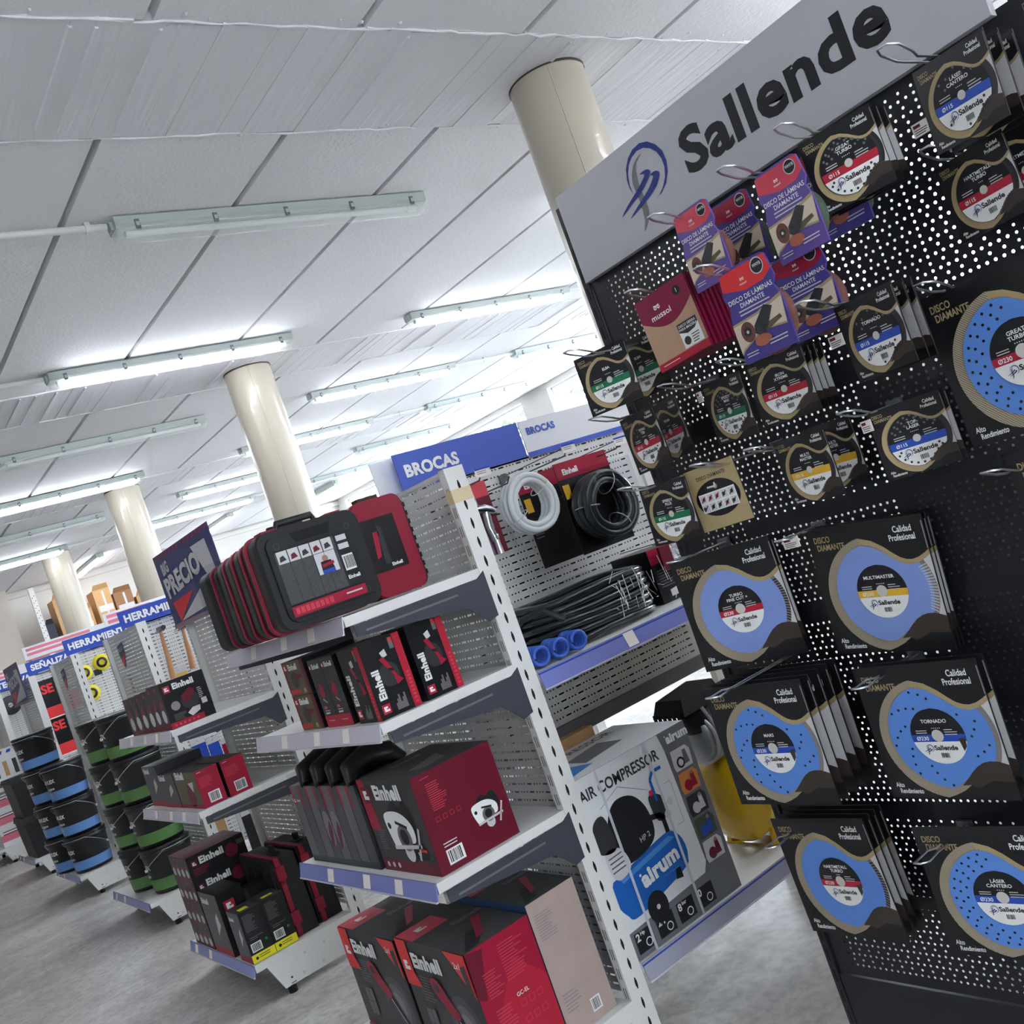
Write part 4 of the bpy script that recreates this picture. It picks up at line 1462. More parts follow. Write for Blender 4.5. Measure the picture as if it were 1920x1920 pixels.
def saw_picture(f, u, v, s, l=3):
    f.blob([(u + 0.1 * s, v + 0.42 * s), (u + 0.2 * s, v + 0.72 * s), (u + 0.42 * s, v + 0.9 * s), (u + 0.6 * s, v + 0.82 * s), (u + 0.8 * s, v + 0.9 * s), (u + 0.95 * s, v + 0.6 * s), (u + 0.8 * s, v + 0.3 * s), (u + 0.4 * s, v + 0.1 * s)], INK, l)
    f.blob([(u + 0.02 * s, v + 0.6 * s), (u + 0.12 * s, v + 0.72 * s), (u + 0.45 * s, v + 0.74 * s), (u + 0.7 * s, v + 0.66 * s), (u + 0.84 * s, v + 0.5 * s), (u + 0.8 * s, v + 0.3 * s), (u + 0.6 * s, v + 0.26 * s), (u + 0.2 * s, v + 0.22 * s), (u + 0.1 * s, v + 0.24 * s)], WINK, l + 1)
    f.circ(u + 0.5 * s, v + 0.34 * s, 0.2 * s, MIDG, l + 2, 20)
    f.circ(u + 0.5 * s, v + 0.36 * s, 0.12 * s, INK, l + 3, 16)
    f.circ(u + 0.5 * s, v + 0.12 * s, 0.14 * s, PALE, l + 1, 16)
    f.circ(u + 0.13 * s, v + 0.52 * s, 0.05 * s, INK, l + 2, 10)
    f.line([(u + 0.34 * s, v + 0.58 * s), (u + 0.66 * s, v + 0.5 * s)], 0.05 * s, INK, l + 2)
    f.poly([(u + 0.1 * s, v + 0.16 * s), (u + 0.95 * s, v + 0.2 * s), (u + 0.95 * s, v + 0.26 * s), (u + 0.1 * s, v + 0.22 * s)], PALE, l + 4)
    f.line([(u + 1.0 * s, v + 0.5 * s), (u + 0.78 * s, v + 0.02 * s)], 0.05 * s, PALE, l + 4)


def blower_picture(f, u, v, w, h, l=4):
    f.blob([(u + 0.34 * w, v + 0.54 * h), (u + 0.46 * w, v + 0.46 * h), (u + 0.80 * w, v + 0.06 * h), (u + 0.62 * w, v + 0.02 * h), (u + 0.38 * w, v + 0.16 * h), (u + 0.27 * w, v + 0.34 * h)], DKG, l)
    f.poly([(u + 0.34 * w, v + 0.62 * h), (u + 0.50 * w, v + 0.64 * h), (u + 1.0 * w, v + 0.04 * h), (u + 0.90 * w, v)], INK, l + 1)
    f.line([(u + 0.44 * w, v + 0.58 * h), (u + 0.86 * w, v + 0.1 * h)], 0.02 * w, PALE, l + 2)
    f.blob([(u + 0.02 * w, v + 0.95 * h), (u + 0.12 * w, v + 1.0 * h), (u + 0.24 * w, v + 0.95 * h), (u + 0.36 * w, v + 0.80 * h), (u + 0.5 * w, v + 0.66 * h), (u + 0.42 * w, v + 0.58 * h), (u + 0.28 * w, v + 0.64 * h), (u + 0.16 * w, v + 0.74 * h), (u + 0.05 * w, v + 0.84 * h)], CRIM, l + 2)
    f.blob([(u + 0.08 * w, v + 0.93 * h), (u + 0.18 * w, v + 0.94 * h), (u + 0.2 * w, v + 0.86 * h), (u + 0.11 * w, v + 0.85 * h)], GLOW[0], l + 3)


# ---- nearest shelf end, top shelf: tool cases
LABELP = mat('label_speckled', (70, 72, 74), 0.5, noise=0.5, scale=260)


def tool_case(label, x, y, z, w, d, h, red_at, sheet=False, rz=0, group='tool cases on the top shelf', parts_red=True, ribs=False):
    """Blow-moulded case standing on its long edge: two shells, a red rim, carry handle, latches."""
    t = thing('tool_case', label, 'tool case', (x, y, z), rz, group=group)

    def rr(x0, x1, z0, z1, r, n=5):
        out = []
        for cx, cz, a in ((x1 - r, z1 - r, 0), (x0 + r, z1 - r, 90), (x0 + r, z0 + r, 180), (x1 - r, z0 + r, 270)):
            out += [(cx + r * math.cos(math.radians(a + 90 * k / n)), cz + r * math.sin(math.radians(a + 90 * k / n))) for k in range(n + 1)]
        return out
    r = 0.035
    y1, y2 = red_at * d, red_at * d + 0.018
    b = MB()
    fr = (Vector((0, 0.012, 0)), UX, UZ, Vector((0, -1, 0)))
    b.prism(rr(0.004, w - 0.004, 0.004, h - 0.004, r), fr, y1 - 0.012, PLASTB, True)
    b.prism(rr(0.022, w - 0.022, 0.022, h - 0.022, r * 0.8), (Vector((0, 0, 0)), UX, UZ, Vector((0, -1, 0))), 0.012, PLASTB, True)
    f = Face(b, (0, 0, 0), UX, UZ, 0.0006)
    for u, v in ((0.05, h - 0.05), (w - 0.05, h - 0.05), (0.05, 0.045), (w - 0.05, 0.045)):
        f.ring(u, v, 0.006, 0.010, DKG, 1, 12)
    f.poly([(w * 0.3, h - 0.024), (w * 0.7, h - 0.024), (w * 0.66, h - 0.052), (w * 0.34, h - 0.052)], SLOT, 1)
    f.line([(w * 0.1, 0.03), (w * 0.9, 0.03)], 0.003, SLOT, 1)
    b.build('front_shell', t)
    b = MB()
    b.prism(rr(0, w, 0, h, r), (Vector((0, y1, 0)), UX, UZ, Vector((0, -1, 0))), y2 - y1, PLASTR, True)
    b.build('rim_band', t)
    b = MB()
    b.prism(rr(0.004, w - 0.004, 0.004, h - 0.004, r), (Vector((0, y2, 0)), UX, UZ, Vector((0, -1, 0))), d - y2, PLASTB, True)
    b.build('back_shell', t)
    b = MB()
    b.tube([(w * 0.3, y1 - 0.01, h - 0.012), (w * 0.33, y1 - 0.01, h + 0.016), (w * 0.67, y1 - 0.01, h + 0.016), (w * 0.7, y1 - 0.01, h - 0.012)], 0.010, PLASTB, 8)
    b.build('carry_handle', t)
    for s in (0.16, 0.8):
        b = MB()
        b.box(w * s, w * s + 0.045, y1 - 0.02, y2 + 0.014, h - 0.006, h + 0.006, PLASTR)
        b.build('latch', t)
    if sheet:
        b = MB()
        b.box(0.036, w - 0.055, -0.0016, 0, 0.05, h - 0.06, CARD)
        f = Face(b, (0.036, -0.0016, 0.05), UX, UZ, 0.0005)
        W_, H_ = w - 0.091, h - 0.11
        f.rect(0, 0.02, W_ * 0.98, H_ * 0.97, LABELP, 1)
        for i in range(5):
            f.rect(W_ * (0.02 + 0.15 * i), H_ * 0.77, W_ * (0.155 + 0.15 * i), H_ * 0.97, PALE, 2)
            f.poly([(W_ * (0.04 + 0.15 * i), H_ * 0.8), (W_ * (0.13 + 0.15 * i), H_ * 0.82), (W_ * (0.1 + 0.15 * i), H_ * 0.9), (W_ * (0.05 + 0.15 * i), H_ * 0.88)], MAROON if i % 2 else DKG, 3)
            if i:
                f.line([(W_ * (0.01 + 0.15 * i), 0.02), (W_ * (0.01 + 0.15 * i), H_ * 0.77)], 0.0012, INK, 3)
        f.rect(W_ * 0.47, H_ * 0.42, W_ * 0.75, H_ * 0.76, PALE, 3)
        f.circ(W_ * 0.6, H_ * 0.66, H_ * 0.055, mat('print_skin', (170, 120, 104), 0.5), 4, 12)
        f.poly([(W_ * 0.53, H_ * 0.62), (W_ * 0.67, H_ * 0.62), (W_ * 0.69, H_ * 0.48), (W_ * 0.52, H_ * 0.48)], INK, 4)
        f.line([(W_ * 0.54, H_ * 0.55), (W_ * 0.7, H_ * 0.57)], H_ * 0.05, CRIM, 5)
        f.rect(W_ * 0.52, H_ * 0.42, W_ * 0.69, H_ * 0.48, BLUEP, 4)
        f.rect(W_ * 0.79, 0.02, W_ * 0.99, H_ * 0.98, INK, 2)
        for v in (0.86, 0.72):
            f.rect(W_ * 0.82, H_ * v, W_ * 0.96, H_ * (v + 0.09), PALE, 3)
        f.barcode(W_ * 0.82, H_ * 0.36, W_ * 0.15, H_ * 0.26, 3)
        f.text('Einhell', W_ * 0.82, H_ * 0.22, H_ * 0.06, WINK, 3, bold=0.03)
        f.rect(W_ * -0.01, -0.014, W_ * 1.0, 0.014, CRIM, 3)
        for i in range(8):
            f.rect(W_ * (0.03 + 0.065 * i), -0.008, W_ * (0.08 + 0.065 * i), 0.009, PINK, 4)
        f.lines(W_ * 0.72, 0.004, W_ * 0.24, 1, 0.012, PALE, 4)
        b.build('label_sheet', t)
    if ribs:
        for i in range(8):
            b = MB()
            b.box(w - 0.004, w + 0.008, y2 + 0.01, d - 0.006, 0.03 + 0.028 * i, 0.046 + 0.028 * i, PLASTB)
            b.build('rib', t)
    return t


tool_case('black tool case with a printed label sheet, front of the row on the top shelf', 1.03, 2.51, 1.539, 0.315, 0.125, 0.280, 0.72, sheet=True)
for i, (x, lab) in enumerate(((1.05, 'black tool case with red rim, directly behind the labelled one'), (1.07, 'black tool case with red rim, second behind the labelled one'), (1.09, 'black tool case with red rim, third behind the labelled one'))):
    tool_case(lab, x, 2.645 + 0.132 * i, 1.539, 0.30, 0.124, 0.278, 0.42)
tc = tool_case('tool case wrapped in clear film, at the far left of the row', 1.10, 3.05, 1.539, 0.30, 0.20, 0.275, 0.3)
b = MB()
b.box(-0.006, 0.306, -0.004, 0.206, -0.001, 0.285, FILM)
b.build('wrapping_film', tc)
# the red fronted case
t = thing('tool_case', 'red fronted tool case with black panel, right end of the row on the top shelf', 'tool case', (1.372, 2.60, 1.539), 0, group='tool cases on the top shelf')


def rrect(x0, x1, z0, z1, r, n=5):
    out = []
    for cx, cz, a in ((x1 - r, z1 - r, 0), (x0 + r, z1 - r, 90), (x0 + r, z0 + r, 180), (x1 - r, z0 + r, 270)):
        out += [(cx + r * math.cos(math.radians(a + 90 * k / n)), cz + r * math.sin(math.radians(a + 90 * k / n))) for k in range(n + 1)]
    return out


b = MB()
b.prism(rrect(0, 0.168, 0, 0.292, 0.03), (Vector((0, 0, 0)), UX, UZ, Vector((0, -1, 0))), 0.055, PLASTR, True)
b.build('front_shell', t)
b = MB()
b.box(-0.0, 0.125, -0.002, 0, 0.075, 0.235, CARD)
f = Face(b, (0, -0.002, 0.075), UX, UZ)
f.poly([(0.05, 0.02), (0.07, 0.02), (0.072, 0.13), (0.058, 0.14)], DKG)
f.poly([(0.03, 0.04), (0.045, 0.045), (0.06, 0.12), (0.04, 0.12)], CRIM)
f.text('Einhell', 0.07, 0.01, 0.01, WINK, 1, bold=0.03)
b.build('label_panel', t)
b = MB()
b.box(0.03, 0.10, 0.005, 0.04, 0.285, 0.302, PLASTB)
b.build('carry_handle', t)
b = MB()
b.prism(rrect(0.004, 0.205, 0.0, 0.288, 0.03), (Vector((0, 0.056, 0)), UX, UZ, Vector((0, -1, 0))), 0.075, PLASTB, True)
for i in range(9):
    b.box(0.168, 0.207, 0.05, 0.054, 0.03 + 0.027 * i, 0.045 + 0.027 * i, PLASTB)
b.build('back_shell', t)

# ---- nearest shelf end, second shelf
GREYM = mat('mottled_box_grey', (74, 74, 76), 0.6, noise=0.2, scale=30)  # mottled grey laid over box tops and low strips


def iron_front(f, w, h, narrow=False):
    f.rect(0, 0, w, h, CARD, 1)
    f.rect(w * 0.82, 0, w, h, RED, 2)
    for q in range(9):
        f.rect(w * 0.87, h * (0.05 + 0.05 * q), w * 0.95, h * (0.08 + 0.05 * q), PINK, 3)
    f.lines(w * 0.85, h * 0.95, w * 0.1, 1, 0.004, PINK, 3)
    f.rect(w * 0.7, h * 0.82, w * 0.8, h * 0.97, MIDG, 2)
    f.rect(w * 0.71, h * 0.91, w * 0.79, h * 0.96, BRED, 3)
    f.text('Einhell', w * 0.26, h * 0.24, w * 0.17, WINK, 3, rot=90, bold=0.05, sx=0.98)
    emark(f, w * 0.07, h * 0.06, w * 0.2, RED, 3)
    f.circ(w * 0.5, h * 0.52, w * 0.24, DKG, 2, 20, rv=h * 0.16)
    f.poly([(w * 0.36, h * 0.74), (w * 0.48, h * 0.76), (w * 0.68, h * 0.46), (w * 0.78, h * 0.4), (w * 0.6, h * 0.36), (w * 0.58, h * 0.5)], CRIM, 3)
    f.poly([(w * 0.42, h * 0.82), (w * 0.56, h * 0.85), (w * 0.58, h * 0.76), (w * 0.46, h * 0.74)], PALE, 3)
    f.poly([(w * 0.5, h * 0.6), (w * 0.62, h * 0.58), (w * 0.62, h * 0.54), (w * 0.5, h * 0.56)], INK, 4)
    for i in range(6):
        f.rect(w * (0.42 + 0.045 * i), h * 0.05, w * (0.46 + 0.045 * i), h * (0.14 + 0.05 * ((i * 7) % 3)), MIDG, 3)


box_thing('cardboard_box', 'black power tool box with vertical white lettering, nearest the upright on the second shelf', 'box', (1.352, 2.50, 1.233), 0.124, 0.14, 0.218, CARD, iron_front, group='black boxes with vertical lettering')
box_thing('cardboard_box', 'black power tool box with vertical lettering, left of the one nearest the upright', 'box', (1.200, 2.50, 1.233), 0.130, 0.14, 0.213, CARD, iron_front, lambda f, w, h: iron_front(f, w, h), group='black boxes with vertical lettering')


def slim_front(f, w, h):
    f.rect(0, 0, w, h, DKG, 1)
    f.rect(0, 0, w, h * 0.17, RED, 2)
    f.text('Einhell', w * 0.28, h * 0.87, w * 0.16, WINK, 3, bold=0.04)
    emark(f, w * 0.06, h * 0.86, w * 0.17, RED, 3)
    f.poly([(w * 0.2, h * 0.5), (w * 0.4, h * 0.66), (w * 0.62, h * 0.6), (w * 0.6, h * 0.46), (w * 0.44, h * 0.42)], CRIM, 2)
    f.line([(w * 0.35, h * 0.42), (w * 0.6, h * 0.36)], 0.004, PALE, 3)
    f.rect(w * 0.2, h * 0.27, w * 0.42, h * 0.31, PINK, 2)
    f.lines(w * 0.2, h * 0.25, w * 0.4, 2, h * 0.03, PALE, 2)
    f.lines(w * 0.2, h * 0.21, w * 0.35, 1, h * 0.04, WINK, 3)
    f.lines(w * 0.25, h * 0.1, w * 0.5, 1, h * 0.03, PALE, 3)


for i, lab in enumerate(('right one of two slim dark boxes with red feet on the second shelf', 'left one of two slim dark boxes with red feet on the second shelf')):
    box_thing('cardboard_box', lab, 'box', (1.205, 2.69 + 0.091 * i, 1.233), 0.2, 0.089, 0.208, CARD, None, slim_front, lambda f, w, h: f.rect(0, 0, w, h, GREYM, 1), group='slim dark boxes')


def green_front(f, w, h):
    f.rect(0, 0, w, h, OLIVE, 1)
    f.rect(w * 0.86, 0, w, h, MAROON, 2)
    f.rect(0, h * 0.08, w * 0.1, h, MAROON, 2)
    emark(f, w * 0.06, h * 0.72, w * 0.14, RED, 3)
    f.text('Einhell', w * 0.26, h * 0.75, w * 0.11, WINK, 3, bold=0.05)
    f.circ(w * 0.42, h * 0.45, w * 0.16, DKG, 2, 16)
    f.poly([(w * 0.4, h * 0.6), (w * 0.8, h * 0.6), (w * 0.8, h * 0.5), (w * 0.5, h * 0.44)], MAROON, 3)
    for i in range(4):
        f.rect(w * (0.06 + 0.12 * i), h * 0.06, w * (0.15 + 0.12 * i), h * 0.18, BRED, 3)
    f.rect(w * 0.68, h * 0.06, w * 0.78, h * 0.18, GOLDI, 3)


for i, lab in enumerate(('small olive tool box, lower of two stacked at the far left of the second shelf', 'small olive tool box, upper of two stacked at the far left of the second shelf')):
    box_thing('cardboard_box', lab, 'box', (1.205, 2.90, 1.233 + 0.112 * i), 0.18, 0.165, 0.110, CARD, None, green_front, lambda f, w, h: f.rect(0, 0, w, h, GREYM, 1), group='small olive boxes')

# ---- nearest shelf end, third shelf: saw box and a wrapped bundle


def saw_front(f, w, h):
    f.rect(0, 0, w, h, MAROON, 1)
    saw_picture(f, w * 0.53, h * 0.2, w * 0.38, 2)
    f.lines(w * 0.14, h * 0.88, w * 0.22, 13, h * 0.022, PINK, 2, seed=4)
    f.lines(w * 0.1, h * 0.95, w * 0.12, 1, h * 0.02, PINK, 2)
    for i in range(4):
        f.ring(w * (0.16 + 0.085 * i), h * 0.52, w * 0.028, w * 0.034, PINK, 2, 4, 45, 405)
    f.barcode(w * 0.12, h * 0.06, w * 0.2, h * 0.15, 2)
    f.lines(w * 0.12, h * 0.28, w * 0.18, 2, h * 0.03, PALE, 2)


def saw_left(f, w, h):
    f.rect(0, 0, w, h, DKG, 1)
    f.rect(0, 0, w, h * 0.13, MAROON, 2)
    f.poly([(0, h), (w * 0.12, h), (w * 0.2, h * 0.45), (0, h * 0.45)], CRIM, 2)
    emark(f, w * 0.04, h * 0.74, w * 0.15, MAROON, 3)
    f.text('Einhell', w * 0.27, h * 0.79, w * 0.125, WINK, 3, bold=0.05)
    saw_picture(f, w * 0.3, h * 0.14, w * 0.58, 3)
    f.lines(w * 0.1, h * 0.45, w * 0.14, 9, h * 0.025, MIDG, 3)
    f.rect(w * 0.7, h * 0.16, w * 0.9, h * 0.28, INK, 3)
    f.rect(w * 0.8, h * 0.24, w * 0.9, h * 0.27, BRED, 4)
    f.text('5', w * 0.73, h * 0.18, h * 0.06, WINK, 4)
    for i in range(3):
        f.circ(w * (0.1 + 0.1 * i), h * 0.07, h * 0.03, PALE, 3, 10)


def saw_top(f, w, h):
    f.rect(0, 0, w, h, GREYM, 1)
    f.text('Einhell', w * 0.3, h * 0.72, w * 0.11, MIDG, 2, bold=0.04)
    f.poly([(w * 0.2, h * 0.3), (w * 0.7, h * 0.5), (w * 0.6, h * 0.2), (w * 0.3, h * 0.15)], MIDG, 2)


box_thing('cardboard_box', 'large maroon and black box showing a white circular saw, on the third shelf', 'box', (1.212, 2.495, 0.786), 0.272, 0.335, 0.276, MAROON, saw_front, saw_left, saw_top)
t = thing('wrapped_box_bundle', 'row of thin grey tool boxes bundled in clear film beside the saw box', 'bundle', (1.205, 2.845, 0.786))
for i in range(8):
    b = MB()
    y0 = 0.002 + i * 0.064
    b.box(0, 0.2, y0, y0 + 0.061, 0, 0.262, DKG)
    f = Face(b, (0, y0 + 0.061, 0), -UY, UZ)
    f.rect(0, 0, 0.061, 0.262, MIDG if i % 2 else GLOW[1], 1)
    f.rect(0, 0.19, 0.012, 0.262, RED, 2)
    if i == 7:
        emark(f, 0.003, 0.2, 0.022, RED, 3)
        f.text('Einhell', 0.028, 0.208, 0.008, WINK, 3, bold=0.04)
        f.rect(0.002, 0.10, 0.012, 0.17, OLIVE, 3)
    if i in (3, 4):
        f.circ(0.03, 0.12, 0.03, GLOW[3], 2, 16, rv=0.06)
        f.poly([(0.01, 0.05), (0.03, 0.06), (0.055, 0.12), (0.045, 0.15), (0.02, 0.11)], MAROON, 3)
    f.rect(0, 0, 0.061, 0.02, GREYM, 2)
    b.build('thin_box', t)
b = MB()
for i in range(4):
    pts = [(0.01, 0.02 + 0.12 * i, 0.262), (0.03, 0.05 + 0.12 * i, 0.30), (0.10, 0.07 + 0.12 * i, 0.315), (0.17, 0.05 + 0.12 * i, 0.30), (0.2, 0.03 + 0.12 * i, 0.264)]
    b.tube(pts, [0.02, 0.035, 0.04, 0.035, 0.02], mat('black_foam', (22, 22, 24), 0.35), 10)
b.build('foam_padding', t)
b = MB()
b.hexa([(-0.006, -0.004, 0), (0.206, -0.004, 0), (0.206, 0.518, 0), (-0.006, 0.518, 0)], [(0.0, 0.0, 0.30), (0.2, 0.0, 0.30), (0.2, 0.51, 0.30), (0.0, 0.51, 0.30)], FILM)
b.build('wrapping_film', t)

# ---- nearest shelf end, base: leaf blower boxes


def bl_left(f, w, h):
    f.rect(0, 0, w, h, DKG, 1)
    glow(f, w * 0.72, h * 0.36, w * 0.27, 2, h * 0.35)
    f.poly([(0, h), (w * 0.16, h), (w * 0.16, h * 0.74), (w * 0.22, h * 0.62), (0, h * 0.62)], BRED, 6)
    emark(f, w * 0.02, h * 0.72, w * 0.13, BRED, 7)
    f.text('Einhell', w * 0.19, h * 0.79, w * 0.108, WINK, 7, bold=0.05)
    f.lines(w * 0.2, h * 0.72, w * 0.2, 9, h * 0.024, MIDG, 7, seed=6)
    blower_picture(f, w * 0.36, h * -0.0, w * 0.62, h * 0.74, 7)
    f.poly([(w * 0.72, h), (w, h), (w, h * 0.66)], BRED, 7)
    f.text('2x1', w * 0.86, h * 0.88, h * 0.05, WINK, 8, 'C')
    f.poly([(w * 0.9, h * 0.9), (w * 0.97, h * 0.92), (w * 0.98, h * 0.7), (w * 0.93, h * 0.7)], DKG, 8)
    for i in range(2):
        for j in range(2):
            f.rect(w * (0.16 + 0.07 * i), h * (0.2 + 0.13 * j), w * (0.22 + 0.07 * i), h * (0.32 + 0.13 * j), MIDG, 7)
    f.rect(0, 0, w * 0.2, h * 0.08, RED, 7)
    f.rect(w * 0.02, h * 0.1, w * 0.16, h * 0.12, MAROON, 7)


def bl_front(f, w, h):
    f.rect(0, 0, w, h, CRIM, 1)
    f.poly([(0, h * 0.3), (w * 0.6, h * 0.8), (w, h * 0.55), (w, 0), (0, 0)], RED, 2)
    f.poly([(0, h), (w * 0.25, h * 0.97), (w * 0.1, h * 0.62), (0, h * 0.66)], MAROON, 2)
    f.lines(w * 0.45, h * 0.93, w * 0.4, 13, h * 0.022, PINK, 3, seed=8)
    f.lines(w * 0.14, h * 0.8, w * 0.26, 9, h * 0.022, PINK, 3, seed=9)
    f.lines(w * 0.16, h * 0.52, w * 0.28, 10, h * 0.024, PINK, 3, seed=10)
    f.text('GC-EL', w * 0.5, h * 0.52, h * 0.03, WINK, 3)
    for i in range(3):
        for j in range(2):
            f.ring(w * (0.56 + 0.13 * i), h * (0.34 + 0.12 * j), w * 0.05, w * 0.06, PINK, 3, 4, 45, 405)


def bl_top(f, w, h):
    f.rect(0, 0, w, h, GREYM, 1)
    f.rect(0, h * 0.72, w * 0.6, h, PINK, 2)
    emark(f, w * 0.14, h * 0.78, w * 0.26, PINK, 3)
    f.text('Einhell', w * 0.5, h * 0.56, w * 0.13, MIDG, 2, bold=0.04)
    f.poly([(w * 0.35, h * 0.12), (w * 0.5, h * 0.16), (w * 0.85, h * 0.5), (w * 0.72, h * 0.52)], CRIM, 3)
    f.poly([(w * 0.05, h * 0.02), (w * 0.3, h * 0.04), (w * 0.62, h * 0.3), (w * 0.4, h * 0.32)], INK, 2)


def tan_front(f, w, h):
    f.rect(0, 0, w, h, mat('faded_tan', (178, 158, 150), 0.6, noise=0.12, scale=14), 1)
    f.lines(w * 0.08, h * 0.9, w * 0.4, 10, h * 0.02, GLOW[3], 2, seed=12)
    f.lines(w * 0.1, h * 0.3, w * 0.35, 6, h * 0.025, GLOW[3], 2, seed=13)
    f.barcode(w * 0.55, h * 0.06, w * 0.2, h * 0.1, 2)


box_thing('cardboard_box', 'leaf blower box with bright red side, front right of the three on the base', 'box', (1.195, 2.50, 0.201), 0.222, 0.405, 0.372, CRIM, bl_front, bl_left, bl_top, group='leaf blower boxes')
box_thing('cardboard_box', 'leaf blower box with red corner, left of the one with the bright red side', 'box', (1.195, 2.925, 0.201), 0.222, 0.405, 0.358, CARD, None, bl_left, bl_top, group='leaf blower boxes')
box_thing('cardboard_box', 'leaf blower box with faded tan side, against the upright behind the bright red one', 'box', (1.424, 2.505, 0.201), 0.18, 0.405, 0.392, mat('box_back_blue', (40, 70, 110), 0.5), tan_front, None, bl_top, group='leaf blower boxes')
# ================================================================ side bay of the nearest run
BY = 2.47 + 0.47        # its perforated panel


def sign(label, x0, x1, y, z0, z1, m, words='', u=0.03, hgt=0.06, tm=None, d=0.004, stripe=None, rz=0):
    t = thing('header_sign', label, 'sign', (x0, y, z0), rz)
    b = MB()
    w, h = x1 - x0, z1 - z0
    b.box(0, w, 0, d, 0, h, m)
    f = Face(b, (0, 0, 0), UX, UZ, 0.001)
    if stripe:
        f.rect(0, 0, w, h * 0.14, stripe, 1)
    if words:
        f.text(words, u, h * 0.52 - hgt * 0.5, hgt, tm or WINK, 2, bold=0.045)
    b.build('board', t)
    for s in (0.06, w - 0.1):
        b = MB()
        b.box(s, s + 0.04, d, d + 0.006, 0.0, 0.03, m)
        b.build('clip', t)
    return t


sign('blue sign reading BROCAS in large white letters, nearest the white corner upright', 1.762, 2.318, BY - 0.006, 1.852, 1.986, SIGNB, 'BROCAS', 0.03, 0.042)
sign('white sign reading BROCAS in small blue letters over a blue stripe', 2.320, 2.93, BY - 0.012, 1.845, 1.986, SIGNW, '', stripe=SIGNB)
b = MB()
f = Face(b, (2.345, BY - 0.0135, 1.93), UX, UZ, 0.0006)
for o in bpy.data.objects:
    pass
f.text('BROCAS', 0, 0, 0.026, SIGNB, 1, bold=0.045)
so = b.build('lettering', [o for o in bpy.data.objects if o.name.startswith('header_sign')][-1])
so.matrix_parent_inverse = Matrix.Translation((-2.320, -(BY - 0.012), -1.845))
sign('plain pale board edge showing left of the blue drill bit sign', 1.70, 1.80, BY + 0.05, 1.80, 1.985, SIGNW)


def long_hook(label, x, z, y_tip, ticket=True, m=GREYW):
    t = thing('wire_hook', label, 'hook', (x, BY - 0.004, z), group='long wire hooks on the side bay')
    b = MB()
    L = BY - 0.004 - y_tip
    b.tube([(0, 0, 0), (0, -L + 0.02, 0.0), (0, -L, 0.018)], 0.0026, m, 8)
    b.build('wire', t)
    if ticket:
        b = MB()
        b.tube([(0, 0, 0.022), (0, -L - 0.01, 0.026)], 0.0018, m, 6)
        b.box(-0.03, 0.03, -L - 0.014, -L - 0.012, 0.006, 0.034, TICKET)
        f = Face(b, (-0.03, -L - 0.014, 0.006), UX, UZ)
        f.rect(0.0, 0.022, 0.06, 0.028, SIGND, 1)
        f.lines(0.006, 0.018, 0.04, 2, 0.006, MIDG, 1)
        b.build('ticket_holder', t)
    b = MB()
    b.box(-0.02, 0.02, -0.006, 0.001, -0.012, 0.03, GREYW)
    b.build('back_plate', t)
    return t


for px, py, lab, tk in ((905, 898, 'long hook with a price ticket right of the corner upright top', 1), (958, 903, 'long hook holding the white hose coil', 0), (1065, 852, 'long hook with a ticket under the join of the two signs', 1), (1162, 838, 'long hook with a ticket beside the jutting disc packs', 1), (1120, 905, 'long hook holding the black hose packs', 0)):
    p = at(px, py, Y=2.55)
    long_hook(lab, p.x, min(1.80, p.z), 2.55, tk)


def coil(name, label, c, R, r, n_turn, layers, m, axis='Y', parent=None, wob=0.002, seed=1):
    """Hose wound in rings lying side by side along an axis, in one or more layers."""
    rg = random.Random(seed)
    b = MB()
    for j in range(layers):
        for i in range(n_turn):
            RR = R - j * 1.75 * r
            pts = []
            for k in range(40):
                a = 2 * PI * k / 40
                q = RR + rg.uniform(-wob, wob) * 0.5
                h = (i - (n_turn - 1) / 2) * 1.95 * r + r * 0.3 * math.sin(a * 2 + i)
                pts.append((q * math.cos(a), h, q * math.sin(a)) if axis == 'Y' else (q * math.cos(a), q * math.sin(a), h))
            b.tube(pts, r, m, 8, closed=True)
    return b


